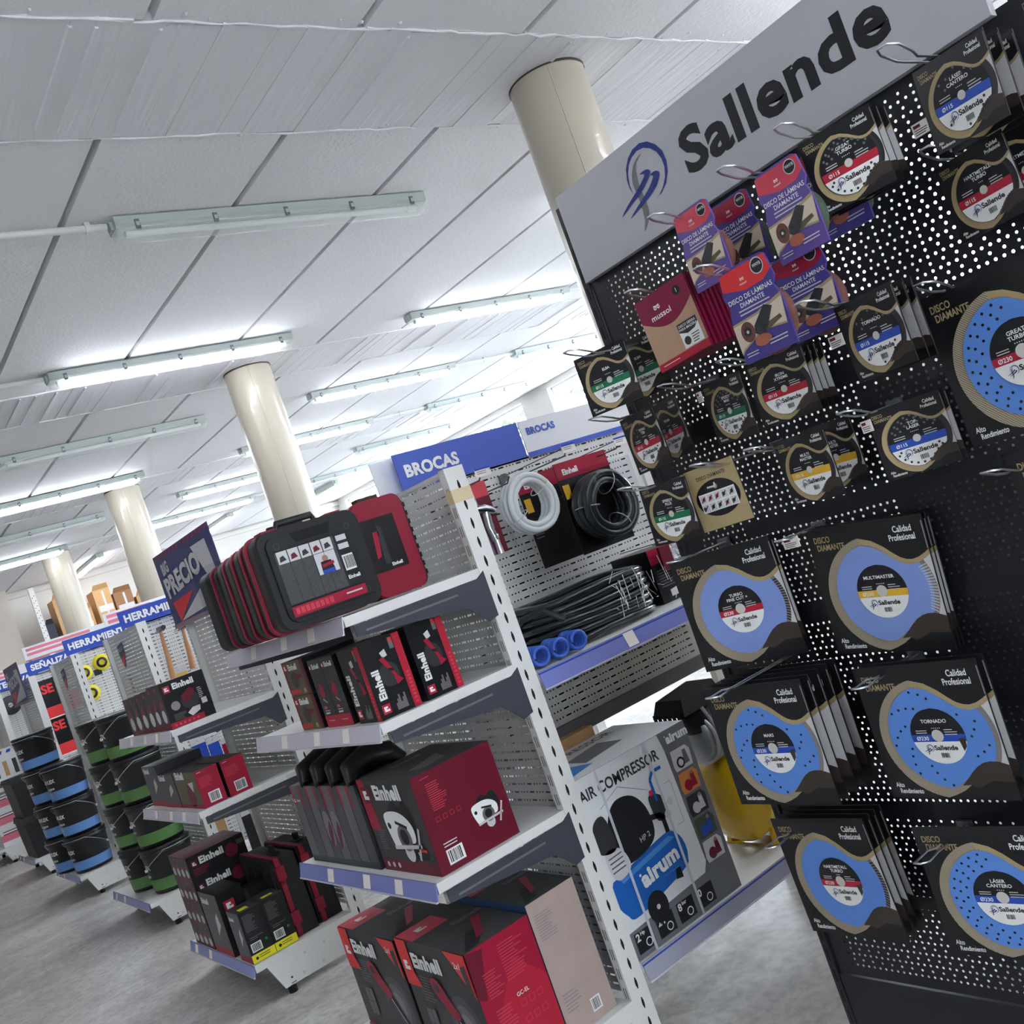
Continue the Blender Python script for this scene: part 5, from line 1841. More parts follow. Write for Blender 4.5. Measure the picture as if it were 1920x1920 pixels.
WHOSE = mat('hose_translucent', (226, 230, 232), 0.25, trans=0.0, alpha=0.86, spec=0.6)
BHOSE = mat('hose_black', (38, 44, 50), 0.22, spec=0.6, coat=0.4)
BLUEH = mat('hose_blue', (58, 104, 206), 0.28, coat=0.3)
t = thing('hose_coil', 'translucent white hose coil hanging under the BROCAS signs', 'hose', (2.012, 2.62, 1.672))
coil('h', '', None, 0.093, 0.0105, 3, 2, WHOSE).build('hose', t)
for a in (0.6, 3.6):
    b = MB()
    b.tube([(0.072 * math.cos(a) + 0.036 * math.cos(q) * math.cos(a), 0.04 * math.sin(q), 0.072 * math.sin(a) + 0.036 * math.cos(q) * math.sin(a)) for q in [2 * PI * k / 14 for k in range(14)]], 0.0016, PALE, 6, closed=True)
    b.build('cable_tie', t)
for i, (x, y, lab) in enumerate(((2.322, 2.62, 'black hose coil in clear pack, front one right of the white coil'), (2.235, 2.74, 'black hose pack half hidden between the white coil and the front black coil'))):
    t = thing('hose_pack', lab, 'hose', (x, y, 1.585), group='packed black hose coils')
    if i == 0:
        coil('h', '', None, 0.108, 0.0145, 3, 2, BHOSE, seed=4).build('hose', t)
        for a in (1.1, 3.0, 5.2):
            b = MB()
            b.tube([(0.082 * math.cos(a) + 0.042 * math.cos(q) * math.cos(a), 0.046 * math.sin(q), 0.082 * math.sin(a) + 0.042 * math.cos(q) * math.sin(a)) for q in [2 * PI * k / 14 for k in range(14)]], 0.0016, PALE, 6, closed=True)
            b.build('cable_tie', t)
        b = MB()
        b.box(-0.12, 0.13, -0.055, 0.055, -0.125, 0.14, FILM)
        b.build('clear_pack', t)
    b = MB()
    b.box(-0.12, 0.13, 0.056, 0.058, -0.14, 0.19, CARD)
    f = Face(b, (-0.12, 0.056, -0.14), UX, UZ)
    f.rect(0, 0.27, 0.25, 0.33, CRIM)
    f.text('Einhell', 0.03, 0.285, 0.02, WINK, 2, bold=0.04)
    f.rect(0.01, 0.20, 0.04, 0.25, YELP)
    f.lines(0.01, 0.17, 0.05, 6, 0.012, MIDG)
    b.build('backing_card', t)

# spray gun in a blister pack beside the upright
t = thing('spray_gun_pack', 'shiny spray gun in a clear blister just right of the corner upright', 'spray gun', (1.815, 2.60, 1.55))
b = MB()
b.box(-0.05, 0.06, 0.030, 0.032, 0, 0.24, mat('card_mauve', (170, 150, 168), 0.5))
f = Face(b, (-0.05, 0.030, 0), UX, UZ)
f.rect(0, 0.19, 0.11, 0.24, PINK)
f.poly([(0.06, 0), (0.11, 0), (0.11, 0.19), (0.04, 0.19)], MAROON)
b.build('backing_card', t)
b = MB()
ST = mat('polished_steel', (190, 190, 196), 0.2, metal=1)
b.tube([(-0.03, 0, 0.155), (0.0, 0, 0.15), (0.03, 0, 0.135), (0.042, 0, 0.128)], [0.012, 0.017, 0.015, 0.008], ST, 12)
b.tube([(0.005, 0, 0.14), (-0.002, 0, 0.09), (0.006, 0, 0.045)], [0.014, 0.012, 0.013], ST, 12)
b.tube([(0.018, 0, 0.128), (0.012, -0.002, 0.105), (0.016, 0, 0.08)], 0.003, ST, 6)
b.tube([(-0.02, 0, 0.165), (-0.022, 0, 0.2)], [0.006, 0.004], ST, 8)
b.build('gun_body', t)
b = MB()
b.tube([(0.008, 0, 0.045), (0.008, 0, 0.0)], [0.009, 0.011], CHROME, 10)
b.lathe([(0.0, 0.05), (0.014, 0.05), (0.014, 0.062), (0, 0.062)], CHROME, 6, o=(0.006, 0, 0))
b.build('air_connector', t)
b = MB()
b.box(-0.05, 0.06, -0.028, 0.030, 0.0, 0.19, FILM)
b.build('blister', t)

# shelf: wrapped black hose, blue spiral hoses, box
t = thing('hose_coil', 'long coil of black hose half wrapped in film on the blue-edged shelf', 'hose', (2.16, 2.735, 1.179), math.radians(1.5))
b = MB()
rg = random.Random(8)
for i in range(7):
    for j in range(2):
        a_, c_ = 0.255 - 0.026 * j + rg.uniform(-0.006, 0.006), 0.165 - 0.026 * j
        pts = []
        for k in range(44):
            a = 2 * PI * k / 44
            ca, sa = math.cos(a), math.sin(a)
            pts.append((a_ * abs(ca) ** 0.75 * (1 if ca > 0 else -1), c_ * abs(sa) ** 0.75 * (1 if sa > 0 else -1), 0.020 + i * 0.0235 + 0.004 * math.sin(3 * a + i)))
        b.tube(pts, 0.0122, BHOSE, 8, closed=True)
b.build('hose', t)
b = MB()
b.tube([(-0.20, -0.14, 0.10), (-0.24, -0.10, 0.15), (-0.27, -0.02, 0.14), (-0.275, 0.05, 0.10), (-0.26, 0.02, 0.07)], 0.0122, BHOSE, 8)
b.build('loose_end', t)
b = MB()
pts = [(-0.16, -0.185), (0.24, -0.185), (0.285, -0.1), (0.285, 0.1), (0.24, 0.185), (-0.16, 0.185)]
lo = [(x, y, 0.002) for x, y in pts]
hi = [(x * 0.97 + 0.004 * rg.uniform(-1, 1), y * 0.95, 0.185 + rg.uniform(-0.012, 0.016)) for x, y in pts]
n = len(pts)
b.mesh(lo + hi, [((i + 1) % n, i, n + i, n + (i + 1) % n)[::-1] for i in range(n)] + [tuple(range(n, 2 * n))], FILM)
for k in range(26):  # pale tubes along creases imitate glints on the film
    x0 = rg.uniform(-0.02, 0.27)
    b.tube([(x0, -0.187, rg.uniform(0.02, 0.16)), (x0 + rg.uniform(-0.03, 0.05), -0.188, rg.uniform(0.05, 0.19))], rg.uniform(0.0005, 0.0014), mat('film_crease_glint', (236, 236, 240), 0.2), 5)
b.build('wrapping_film', t)
for i, (x, y, rz, lab) in enumerate(((1.775, 2.545, 1.4, 'blue spiral hose, left one of three small coils beside the upright'), (1.85, 2.54, 1.4, 'blue spiral hose, middle one of three small coils'), (1.925, 2.54, 1.4, 'blue spiral hose, right one of three, lying against the black coil'))):
    t = thing('spiral_hose', lab, 'hose', (x, y, 1.179 + 0.0365), rz, group='blue spiral hoses')
    b = MB()
    L = 0.095
    pts = [(L * (k / 150 - 0.5), 0.027 * math.cos(2 * PI * k / 27), 0.027 * math.sin(2 * PI * k / 27)) for k in range(151)]
    b.tube(pts, 0.0058, BLUEH, 7)
    b.build('hose', t)
    b = MB()
    b.lathe([(0.0345, -L / 2 - 0.012), (0.0345, L / 2 + 0.012)], FILM, 20, 'X')
    b.build('wrapping_film', t)


def dark_front(f, w, h):
    f.rect(0, 0, w, h, CARD, 1)
    f.rect(0, h * 0.72, w, h, CRIM, 2)
    f.lines(w * 0.1, h * 0.6, w * 0.5, 7, h * 0.05, MIDG, 2)
    f.poly([(w * 0.3, h * 0.08), (w * 0.7, h * 0.08), (w * 0.7, h * 0.24), (w * 0.3, h * 0.2)], PALE, 2)


box_thing('cardboard_box', 'dark box with a crimson top band at the right end of the blue-edged shelf', 'box', (2.46, 2.66, 1.179), 0.17, 0.2, 0.20, CARD, dark_front)
t = thing('foil_pack', 'crinkled silver pack hanging behind the small pack with the green band', 'pack', at(1275, 1030, Y=2.62))
b = MB()
FOIL = mat('foil_silver', (206, 206, 216), 0.15, metal=0.9, bump=0.9, scale=60)
b.box(-0.045, 0.05, 0, 0.012, -0.06, 0.03, FOIL)
b.build('pack', t)
b = MB()
b.box(-0.10, -0.045, 0.0, 0.01, -0.05, 0.035, MAROON)
b.build('header_card', t)
b = MB()
b.tube([(0, 0.005, 0.03), (0, 0.02, 0.045), (0, BY - 2.62 - 0.003, 0.045)], 0.002, GREYW, 6)
b.build('hang_wire', t)

# ---- base: compressor carton, small carton, yellow compressor
CWHITE = mat('carton_white', (226, 226, 228), 0.5)
CGREY = mat('carton_grey', (112, 114, 120), 0.45)
TANKB = mat('print_tank_blue', (28, 98, 184), 0.4)
TANKB2 = mat('print_tank_blue_light', (70, 140, 214), 0.4)


def airum(f, u, v, h, m, l, rot=0, shear=0):
    f.text('airum', u, v, h, m, l, bold=0.05, sx=1.05, rot=rot, shear=shear)
    f.circ(u - h * 0.02, v + h * 0.85, h * 0.1, m, l, 8)


def comp_front(f, w, h):
    f.rect(0, 0, w, h, CGREY, 1)
    f.poly([(0, h), (w * 0.74, h), (w * 0.76, h * 0.9), (w * 0.78, h * 0.24), (w * 0.74, h * 0.185), (0, h * 0.15)], CWHITE, 2)
    f.text('AIR COMPRESSOR', w * -0.0, h * 0.875, h * 0.062, DKG, 3, bold=0.02, width=w * 0.70)
    # printed machine
    f.blob([(w * 0.02, h * 0.42), (w * 0.1, h * 0.44), (w * 0.52, h * 0.5), (w * 0.62, h * 0.47), (w * 0.66, h * 0.4), (w * 0.65, h * 0.32), (w * 0.58, h * 0.27), (w * 0.14, h * 0.2), (w * 0.05, h * 0.24), (w * 0.0, h * 0.33)], TANKB, 3)
    f.poly([(w * 0.08, h * 0.42), (w * 0.55, h * 0.48), (w * 0.6, h * 0.455), (w * 0.1, h * 0.395)], TANKB2, 4)
    airum(f, w * 0.24, h * 0.31, h * 0.085, WINK, 5, 7)
    f.lines(w * 0.42, h * 0.305, w * 0.14, 1, 0.006, TANKB2, 5)
    f.blob([(w * 0.1, h * 0.56), (w * 0.14, h * 0.72), (w * 0.24, h * 0.8), (w * 0.38, h * 0.78), (w * 0.46, h * 0.68), (w * 0.46, h * 0.54), (w * 0.36, h * 0.48), (w * 0.16, h * 0.47)], INK, 5)
    f.blob([(w * 0.0, h * 0.6), (w * 0.02, h * 0.74), (w * 0.12, h * 0.76), (w * 0.14, h * 0.58)], DKG, 6)
    f.blob([(w * 0.04, h * 0.58), (w * 0.16, h * 0.57), (w * 0.2, h * 0.46), (w * 0.1, h * 0.42), (w * 0.04, h * 0.46)], PALE, 6)
    for i in range(4):
        f.line([(w * 0.05, h * (0.47 + 0.025 * i)), (w * 0.17, h * (0.475 + 0.025 * i))], h * 0.008, MIDG, 7)
    f.text('HP 2', w * 0.33, h * 0.53, h * 0.03, PALE, 7, rot=6)
    f.line([(w * 0.46, h * 0.62), (w * 0.56, h * 0.6), (w * 0.56, h * 0.5)], h * 0.03, INK, 6)
    f.blob([(w * 0.5, h * 0.72), (w * 0.6, h * 0.7), (w * 0.62, h * 0.6), (w * 0.52, h * 0.58)], DKG, 6)
    f.circ(w * 0.61, h * 0.585, h * 0.025, PALE, 7, 12)
    f.circ(w * 0.66, h * 0.64, h * 0.022, PALE, 7, 12)
    f.line([(w * 0.56, h * 0.68), (w * 0.56, h * 0.8), (w * 0.6, h * 0.835), (w * 0.68, h * 0.835)], h * 0.018, TANKB, 7)
    f.rect(w * 0.52, h * 0.72, w * 0.55, h * 0.75, BRED, 7)
    f.circ(w * 0.29, h * 0.185, h * 0.075, INK, 6, 24, rv=h * 0.085)
    f.circ(w * 0.29, h * 0.185, h * 0.014, PALE, 7, 10)
    f.poly([(w * 0.52, h * 0.3), (w * 0.56, h * 0.3), (w * 0.56, h * 0.24), (w * 0.5, h * 0.25)], INK, 5)
    f.line([(w * 0.12, h * 0.8), (w * 0.3, h * 0.86), (w * 0.52, h * 0.76)], 0.0015, MIDG, 3)
    f.line([(w * 0.66, h * 0.74), (w * 0.72, h * 0.74), (w * 0.72, h * 0.5), (w * 0.66, h * 0.5)], 0.001, MIDG, 3)
    airum(f, w * 0.80, h * 0.925, h * 0.05, WINK, 3)
    pics = [(PALE, INK), (mat('photo_orange', (206, 130, 60), 0.5), CRIM), (DKG, PALE), (mat('photo_green', (66, 84, 60), 0.5), BLUEP), (PALE, MAROON)]
    for i, (a, c) in enumerate(pics):
        v = h * (0.755 - 0.135 * i)
        f.poly([(w * 0.80, v), (w * 0.96, v), (w * 0.97, v + h * 0.09), (w * 0.94, v + h * 0.12), (w * 0.80, v + h * 0.12), (w * 0.79, v + h * 0.03)], a, 3)
        f.circ(w * 0.86, v + h * 0.04, h * 0.032, c, 4, 14)
        f.poly([(w * 0.89, v + h * 0.02), (w * 0.94, v + h * 0.02), (w * 0.93, v + h * 0.1), (w * 0.9, v + h * 0.1)], c if i else MIDG, 4)
        if i == 0:
            f.circ(w * 0.86, v + h * 0.04, h * 0.02, PALE, 5, 12)
        else:
            f.circ(w * 0.915, v + h * 0.1, h * 0.012, mat('print_skin', (170, 120, 104), 0.5), 5, 8)
    for i, (tx, sm) in enumerate((('2', 'Hp'), ('24', 'L'), ('8', 'bar'), ('0', ''))):
        u = w * (0.04 + 0.19 * i)
        f.rect(u, h * 0.025, u + w * 0.15, h * 0.135, INK, 3)
        f.text(tx, u + w * 0.01, h * 0.09, h * 0.04, WINK, 4, bold=0.03)
        f.text(sm, u + w * (0.05 + 0.03 * (len(tx) - 1)), h * 0.112, h * 0.02, WINK, 4, bold=0.02)
        f.ring(u + w * 0.1, h * 0.06, h * 0.018, h * 0.024, WINK, 4, 12)
    for u in (0.16, 0.60):
        f.rect(w * u, 0, w * u + 0.010, h, mat('strap_white', (222, 226, 232), 0.3, alpha=0.75), 9)


def comp_top(f, w, h):
    f.rect(0, 0, w, h, CWHITE, 1)
    f.poly([(0, h * 0.1), (w * 0.3, h * 0.2), (w * 0.2, h * 0.5), (0, h * 0.5)], TANKB2, 2)
    f.poly([(w * 0.3, h * 0.3), (w * 0.7, h * 0.4), (w * 0.65, h * 0.7), (w * 0.3, h * 0.6)], CGREY, 2)
    f.text('COMPRESSOR', w * 0.1, h * 0.78, h * 0.12, DKG, 2, bold=0.02)


t = box_thing('compressor_carton', 'tall white and grey carton picturing a blue air compressor', 'carton', (1.709, 2.487, 0.272), 0.491, 0.36, 0.565, CGREY, comp_front, None, comp_top)
box_thing('cardboard_box', 'small plain brown carton behind the tall compressor carton', 'box', (1.86, 2.855, 0.272), 0.26, 0.05, 0.60, CARTON)

YEL = mat('paint_yellow', (238, 192, 16), 0.25, coat=0.6, noise=0.03, scale=6)
ALU = mat('cast_alloy', (176, 178, 180), 0.4, metal=0.7)
t = thing('air_compressor', 'yellow air compressor with black cover, right of the tall carton', 'compressor', (2.395, 2.668, 0.272))
b = MB()
R = 0.167
b.lathe([(0.0, -0.02), (0.06, -0.015), (0.11, 0.0), (0.145, 0.025), (R, 0.06), (R + 0.003, 0.062), (R + 0.003, 0.075), (R, 0.078), (R, 0.46), (0.14, 0.50), (0.08, 0.53), (0, 0.54)], YEL, 40, 'X', (0, 0, 0.022 + R))
b.build('tank', t)
for x in (0.11, 0.38):
    b = MB()
    for s in (-1, 1):
        b.hexa([(x - 0.03, s * 0.11 - 0.012, 0.001), (x + 0.03, s * 0.11 - 0.012, 0.001), (x + 0.03, s * 0.11 + 0.012, 0.001), (x - 0.03, s * 0.11 + 0.012, 0.001)], [(x - 0.02, s * 0.10 - 0.006, 0.10), (x + 0.02, s * 0.10 - 0.006, 0.10), (x + 0.02, s * 0.10 + 0.006, 0.10), (x - 0.02, s * 0.10 + 0.006, 0.10)], YEL)
    b.box(x - 0.03, x + 0.03, -0.13, 0.13, 0.0, 0.006, YEL)
    b.build('foot_bracket', t)
b = MB()
b.lathe([(0, 0.0), (0.075, 0.0), (0.08, 0.01), (0.08, 0.15), (0.07, 0.165), (0, 0.165)], ALU, 28, 'X', (-0.03, -0.02, 0.43))
for i in range(7):
    b.lathe([(0.082, 0.0), (0.094, 0.002), (0.094, 0.008), (0.082, 0.010)], ALU, 28, 'X', (-0.015 + 0.021 * i, -0.02, 0.43))
b.build('motor_housing', t)
b = MB()
b.lathe([(0.0, 0.46), (0.05, 0.46), (0.055, 0.50), (0.06, 0.52), (0.06, 0.545), (0, 0.545)], PLASTB, 20, o=(0.0, -0.03, 0))
b.build('cylinder_head', t)
b = MB()
b.hexa([(-0.11, -0.10, 0.545), (0.10, -0.10, 0.545), (0.10, 0.06, 0.545), (-0.11, 0.06, 0.545)], [(-0.085, -0.085, 0.60), (0.085, -0.085, 0.615), (0.085, 0.045, 0.615), (-0.085, 0.045, 0.60)], PLASTB)
for i in range(6):
    b.box(-0.114, -0.108, -0.08 + 0.024 * i, -0.068 + 0.024 * i, 0.53, 0.56, PLASTB)
b.build('air_filter_cover', t)
b = MB()
b.tube([(-0.03, -0.11, 0.55), (-0.02, -0.13, 0.48), (0.03, -0.155, 0.36), (0.06, -0.15, 0.30)], 0.006, ALU, 8)
b.build('copper_line', t)
b = MB()
b.box(0.14, 0.30, -0.07, 0.07, 0.34, 0.55, PLASTB)
b.build('motor_cover', t)
# ================================================================ second shelf end
OB = 4.655


def pol_front(f, w, h):
    f.rect(0, 0, w, h, CARD, 1)
    f.rect(0, 0, w * 0.75, h * 0.13, CRIM, 2)
    emark(f, w * 0.06, h * 0.76, w * 0.15, RED, 2)
    f.text('Einhell', w * 0.27, h * 0.8, w * 0.125, WINK, 2, bold=0.05)
    f.circ(w * 0.55, h * 0.48, w * 0.2, DKG, 2, 20)
    f.poly([(w * 0.38, h * 0.6), (w * 0.62, h * 0.74), (w * 0.7, h * 0.66), (w * 0.62, h * 0.5), (w * 0.44, h * 0.42)], MAROON, 3)
    f.circ(w * 0.22, h * 0.45, w * 0.1, GLOW[3], 3, 18)
    f.poly([(w * 0.42, h * 0.22), (w * 0.55, h * 0.3), (w * 0.72, h * 0.3), (w * 0.7, h * 0.2), (w * 0.5, h * 0.13)], PALE, 4)
    f.lines(w * 0.12, h * 0.28, w * 0.3, 5, h * 0.03, MIDG, 3)
    f.lines(w * 0.76, h * 0.66, w * 0.12, 6, h * 0.04, PALE, 3, seed=3)
    f.rect(w * 0.78, h * 0.3, w * 0.9, h * 0.42, PALE, 3)
    for i in range(6):
        f.circ(w * (0.1 + 0.1 * i), h * 0.06, h * 0.03, PINK, 3, 8)


def dark_left(f, w, h):
    f.rect(0, 0, w, h, GLOW[0], 1)
    f.rect(0, 0, w, h * 0.14, MAROON, 2)
    n = max(1, int(w / 0.07))
    for i in range(n):
        f.rect(w * (i + 0.1) / n, h * 0.84, w * (i + 0.35) / n, h * 0.93, RED, 2)
        f.circ(w * (i + 0.5) / n, h * 0.3, w * 0.3 / n, PALE, 2, 10)
        f.poly([(w * (i + 0.2) / n, h * 0.45), (w * (i + 0.75) / n, h * 0.5), (w * (i + 0.6) / n, h * 0.72)], CRIM, 2)


box_thing('cardboard_box', 'black angle tool box with white lettering, front of the upper shelf below the poster', 'box', (1.262, OB + 0.02, 1.291), 0.208, 0.21, 0.213, CARD, pol_front, dark_left)
for i in range(4):
    box_thing('cardboard_box', 'small dark red tool box, %s behind the black angle tool box on the upper shelf' % ('first', 'second', 'third', 'fourth')[i], 'box', (1.27, OB + 0.255 + 0.125 * i, 1.291), 0.16, 0.118, 0.20 - 0.004 * i, MAROON, None, dark_left, lambda f, w, h: f.rect(0, 0, w, h, INK, 1), group='small tool boxes on the upper shelf')


def red_front(f, w, h):
    f.rect(0, 0, w, h, CRIM, 1)
    f.lines(w * 0.1, h * 0.8, w * 0.6, 8, h * 0.035, PINK, 2, seed=5)
    f.lines(w * 0.1, h * 0.95, w * 0.2, 1, h * 0.03, PALE, 2)
    f.barcode(w * 0.3, h * 0.08, w * 0.5, h * 0.28, 2)


def grey_left(f, w, h):
    f.rect(0, 0, w, h, GLOW[1], 1)
    f.rect(0, 0, w, h * 0.12, CRIM, 2)
    f.text('Einhell', w * 0.1, h * 0.82, w * 0.1, WINK, 2, bold=0.05)
    f.poly([(w * 0.5, h * 0.3), (w * 0.8, h * 0.5), (w * 0.75, h * 0.7), (w * 0.6, h * 0.6)], PALE, 2)


def olive_left(f, w, h):
    f.rect(0, 0, w, h, OLIVE, 1)
    f.rect(0, 0, w, h * 0.1, CRIM, 2)
    f.text('Einhell', w * 0.1, h * 0.82, w * 0.1, WINK, 2, bold=0.05)
    f.circ(w * 0.6, h * 0.35, w * 0.16, MAROON, 2, 12)
    f.poly([(w * 0.6, h * 0.7), (w * 0.85, h * 0.75), (w * 0.75, h * 0.45)], PALE, 3)


box_thing('cardboard_box', 'crimson tool box with barcode, left one of two side by side on the lower shelf', 'box', (1.284, OB + 0.02, 0.909), 0.108, 0.34, 0.17, DKG, red_front, olive_left, group='crimson boxes on the lower shelf')
box_thing('cardboard_box', 'crimson tool box with barcode, right one of two side by side on the lower shelf', 'box', (1.408, OB + 0.02, 0.909), 0.11, 0.34, 0.168, DKG, red_front, None, group='crimson boxes on the lower shelf')
box_thing('cardboard_box', 'grey tool box behind the crimson pair on the lower shelf', 'box', (1.284, OB + 0.375, 0.909), 0.23, 0.27, 0.165, DKG, None, grey_left)
box_thing('cardboard_box', 'taller dark box at the far left of the lower shelf', 'box', (1.29, OB + 0.66, 0.909), 0.24, 0.25, 0.21, DKG, None, grey_left, lambda f, w, h: f.rect(w * 0.1, h * 0.1, w * 0.9, h * 0.9, INK, 1))


def tall_front(f, w, h):
    f.rect(0, 0, w, h, CARD, 1)
    emark(f, w * 0.06, h * 0.5, w * 0.1, MAROON, 2)
    f.text('Einhell', w * 0.2, h * 0.55, w * 0.11, WINK, 2, bold=0.05)
    f.lines(w * 0.06, h * 0.4, w * 0.3, 4, h * 0.08, CRIM, 2)
    f.circ(w * 0.75, h * 0.5, h * 0.3, MAROON, 2, 12)
    f.rect(w * 0.86, h * 0.6, w * 0.98, h * 0.8, OLIVE, 2)


for i in range(4):
    box_thing('cardboard_box', 'long black tool box in the stack of four on the base, %s' % ('lowest', 'second from below', 'third from below', 'topmost')[i], 'box', (1.262, OB + 0.56, 0.186 + 0.1165 * i), 0.3, 0.30, 0.115, MAROON, tall_front, dark_left, group='stacked long tool boxes')


def e_front(f, w, h):
    f.rect(0, 0, w, h, CARD, 1)
    emark(f, w * 0.2, h * 0.68, w * 0.4, RED, 2)
    f.rect(w * 0.3, h * 0.1, w * 0.9, h * 0.34, MIDG, 2)
    f.lines(w * 0.3, h * 0.38, w * 0.5, 3, 0.012, GLOW[2], 2)


box_thing('cardboard_box', 'upright black box with a red corner mark, in front of the stack of four', 'box', (1.262, OB + 0.27, 0.186), 0.13, 0.27, 0.30, CARD, e_front, grey_left)
for i in range(2):
    box_thing('cardboard_box', 'small pink tinted tool box on the base, %s of two behind the lime banded boxes' % ('left', 'right')[i], 'box', (1.395 + 0.047 * i, OB + 0.20, 0.188), 0.045, 0.12, 0.27, CARD, None if i else None, dark_left, group='pink tinted boxes on the base')


def lime_front(f, w, h):
    f.rect(0, 0, w, h, CARD, 1)
    f.rect(0, 0, w, h * 0.16, LIME, 2)
    f.circ(w * 0.2, h * 0.08, h * 0.03, INK, 3, 8)
    f.lines(w * 0.3, h * 0.12, w * 0.5, 2, h * 0.04, OLIVE, 3)
    f.lines(w * 0.1, h * 0.92, w * 0.55, 12, h * 0.028, MIDG, 2, seed=14)
    f.lines(w * 0.15, h * 0.48, w * 0.6, 2, h * 0.035, MIDG, 2, seed=15)
    f.barcode(w * 0.1, h * 0.2, w * 0.45, h * 0.17, 2)
    f.circ(w * 0.78, h * 0.34, h * 0.03, GREENP, 2, 10)


box_thing('cardboard_box', 'black box with a lime foot band, left one of two on the base', 'box', (1.264, OB + 0.02, 0.188), 0.112, 0.16, 0.232, DKG, lime_front, grey_left, lambda f, w, h: f.rect(w * 0.2, h * 0.2, w * 0.6, h * 0.5, LIME, 1), group='lime banded boxes')
box_thing('cardboard_box', 'black box with a lime foot band, right one of two on the base', 'box', (1.378, OB + 0.02, 0.188), 0.108, 0.16, 0.236, DKG, lime_front, None, lambda f, w, h: f.rect(w * 0.2, h * 0.2, w * 0.7, h * 0.4, LIME, 1), group='lime banded boxes')


def stacker_case(label, x, y, z, d):
    """Square shouldered case standing on its side: black halves, red frame with clasps."""
    t = thing('tool_case', label, 'tool case', (x, y, z), 0, group='standing tool cases on the base')
    w, h = 0.122, 0.37
    for nm, x0, x1 in (('left_shell', 0.0, 0.014), ('right_shell', 0.036, w)):
        b = MB()
        b.hexa([(x0, 0.006, 0), (x1, 0.006, 0), (x1, d, 0), (x0, d, 0)], [(x0 + 0.004, 0.012, h), (x1 - 0.004, 0.012, h), (x1 - 0.004, d - 0.01, h), (x0 + 0.004, d - 0.01, h)], PLASTB)
        for k in range(4):
            b.box(x0 - 0.003, x1 + 0.003, 0.05 + (d - 0.1) * k / 3 - 0.008, 0.05 + (d - 0.1) * k / 3 + 0.008, 0.02, h - 0.02, PLASTB)
        b.build(nm, t)
    b = MB()
    b.prism([(0, 0), (d, 0), (d + 0.006, 0.03), (d + 0.006, h - 0.03), (d, h + 0.006), (0, h + 0.006), (-0.01, h - 0.03), (-0.014, h * 0.72), (-0.006, h * 0.68), (-0.006, h * 0.2), (-0.012, 0.12), (-0.008, 0.02)], (Vector((0.013, 0, 0)), UY, UZ, -UX), 0.024, PLASTR)
    b.build('rim_frame', t)
    for zz in (0.74, 0.16):
        b = MB()
        b.box(0.004, 0.046, -0.02, -0.008, h * zz, h * zz + 0.06, PLASTR)
        b.build('clasp', t)
    b = MB()
    b.box(0.045, 0.08, 0.08, 0.16, h + 0.006, h + 0.012, PLASTB)
    b.box(0.055, 0.072, 0.1, 0.14, h + 0.012, h + 0.045, PLASTB)
    b.build('top_clip', t)
    return t


stacker_case('black and red case standing on edge, right behind the lime banded boxes', 1.490, OB + 0.055, 0.186, 0.46)
stacker_case('black and red case standing on edge, farther right against the upright', 1.626, OB + 0.075, 0.186, 0.44)


# ---- price posters
def poster(label, X, Yf, w, z0, h, small=False):
    t = thing('price_poster', label, 'poster', (X, Yf, z0), FACEX, group='slanted price posters')
    b = MB()
    b.box(0, w, 0, 0.004, 0, h, SIGNN)
    f = Face(b, (0, 0, 0), UX, UZ, 0.001)
    hz = mat('poster_red_hatch', (168, 44, 62), 0.5)
    for i in range(14):
        u = w * (0.02 + 0.07 * i)
        f.poly([(u, h * 0.93), (u + w * 0.03, h * 0.93), (u + w * 0.05, h * 0.985), (u + w * 0.02, h * 0.985)], hz, 1)
    f.poly([(w * 0.66, h * 0.84), (w * 0.9, h * 0.84), (w * 0.94, h * 0.1), (w * 0.15, 0.02 * h), (w * 0.78, h * 0.42)], PALE, 1)
    f.poly([(w * 0.1, h * 0.3), (w * 0.5, h * 0.34), (w * 0.14, h * 0.02)], BRED, 2)
    f.text('BIG', w * 0.1, h * 0.70, h * 0.15, PALE, 3, bold=0.05, sx=0.95, rot=5)
    f.text('PRECIO', w * 0.07, h * 0.38, h * 0.26, PALE, 3, bold=0.05, width=w * 0.66, rot=5)
    f.rect(w * 0.05, -h * 0.0, w * 0.95, h * 0.012, hz, 3)
    b.build('board', t)
    b = MB()
    b.box(0, w, -0.006, 0.012, -0.02, 0.004, mat('poster_rail', (150, 120, 134), 0.4))
    b.build('holder_strip', t)
    return t


poster('navy poster reading BIG PRECIO, slanting above the second shelf end', 1.742, 5.72, 0.98, 1.765, 0.40)
poster('small navy price poster at the left edge above the farthest shelf ends', 1.87, 12.6, 0.95, 1.72, 0.42)
for X, Y, z, lab in ((1.876, 7.62, 1.72, 'small price sticker on the panel left of the hammers'), (1.898, 9.85, 1.74, 'small price sticker on the panel right of the signalling sign')):
    t = thing('price_sticker', lab, 'sticker', (X, Y, z), FACEX, group='small price stickers')
    b = MB()
    b.prism([(0, 0.02), (0.05, -0.07), (0.16, 0.05), (0.17, 0.12), (0, 0.10)], (Vector((0, 0, 0)), UX, UZ, Vector((0, -1, 0))), 0.002, SIGNN)
    f = Face(b, (0, 0, 0), UX, UZ, 0.0008)
    f.poly([(0.01, 0.0), (0.05, -0.065), (0.15, 0.045)], BRED, 1)
    f.text('PRECIO', 0.02, 0.05, 0.03, PALE, 2, width=0.12, rot=8)
    f.lines(0.03, -0.12, 0.1, 5, 0.03, GLOW[3], 1)
    b.build('sticker', t)

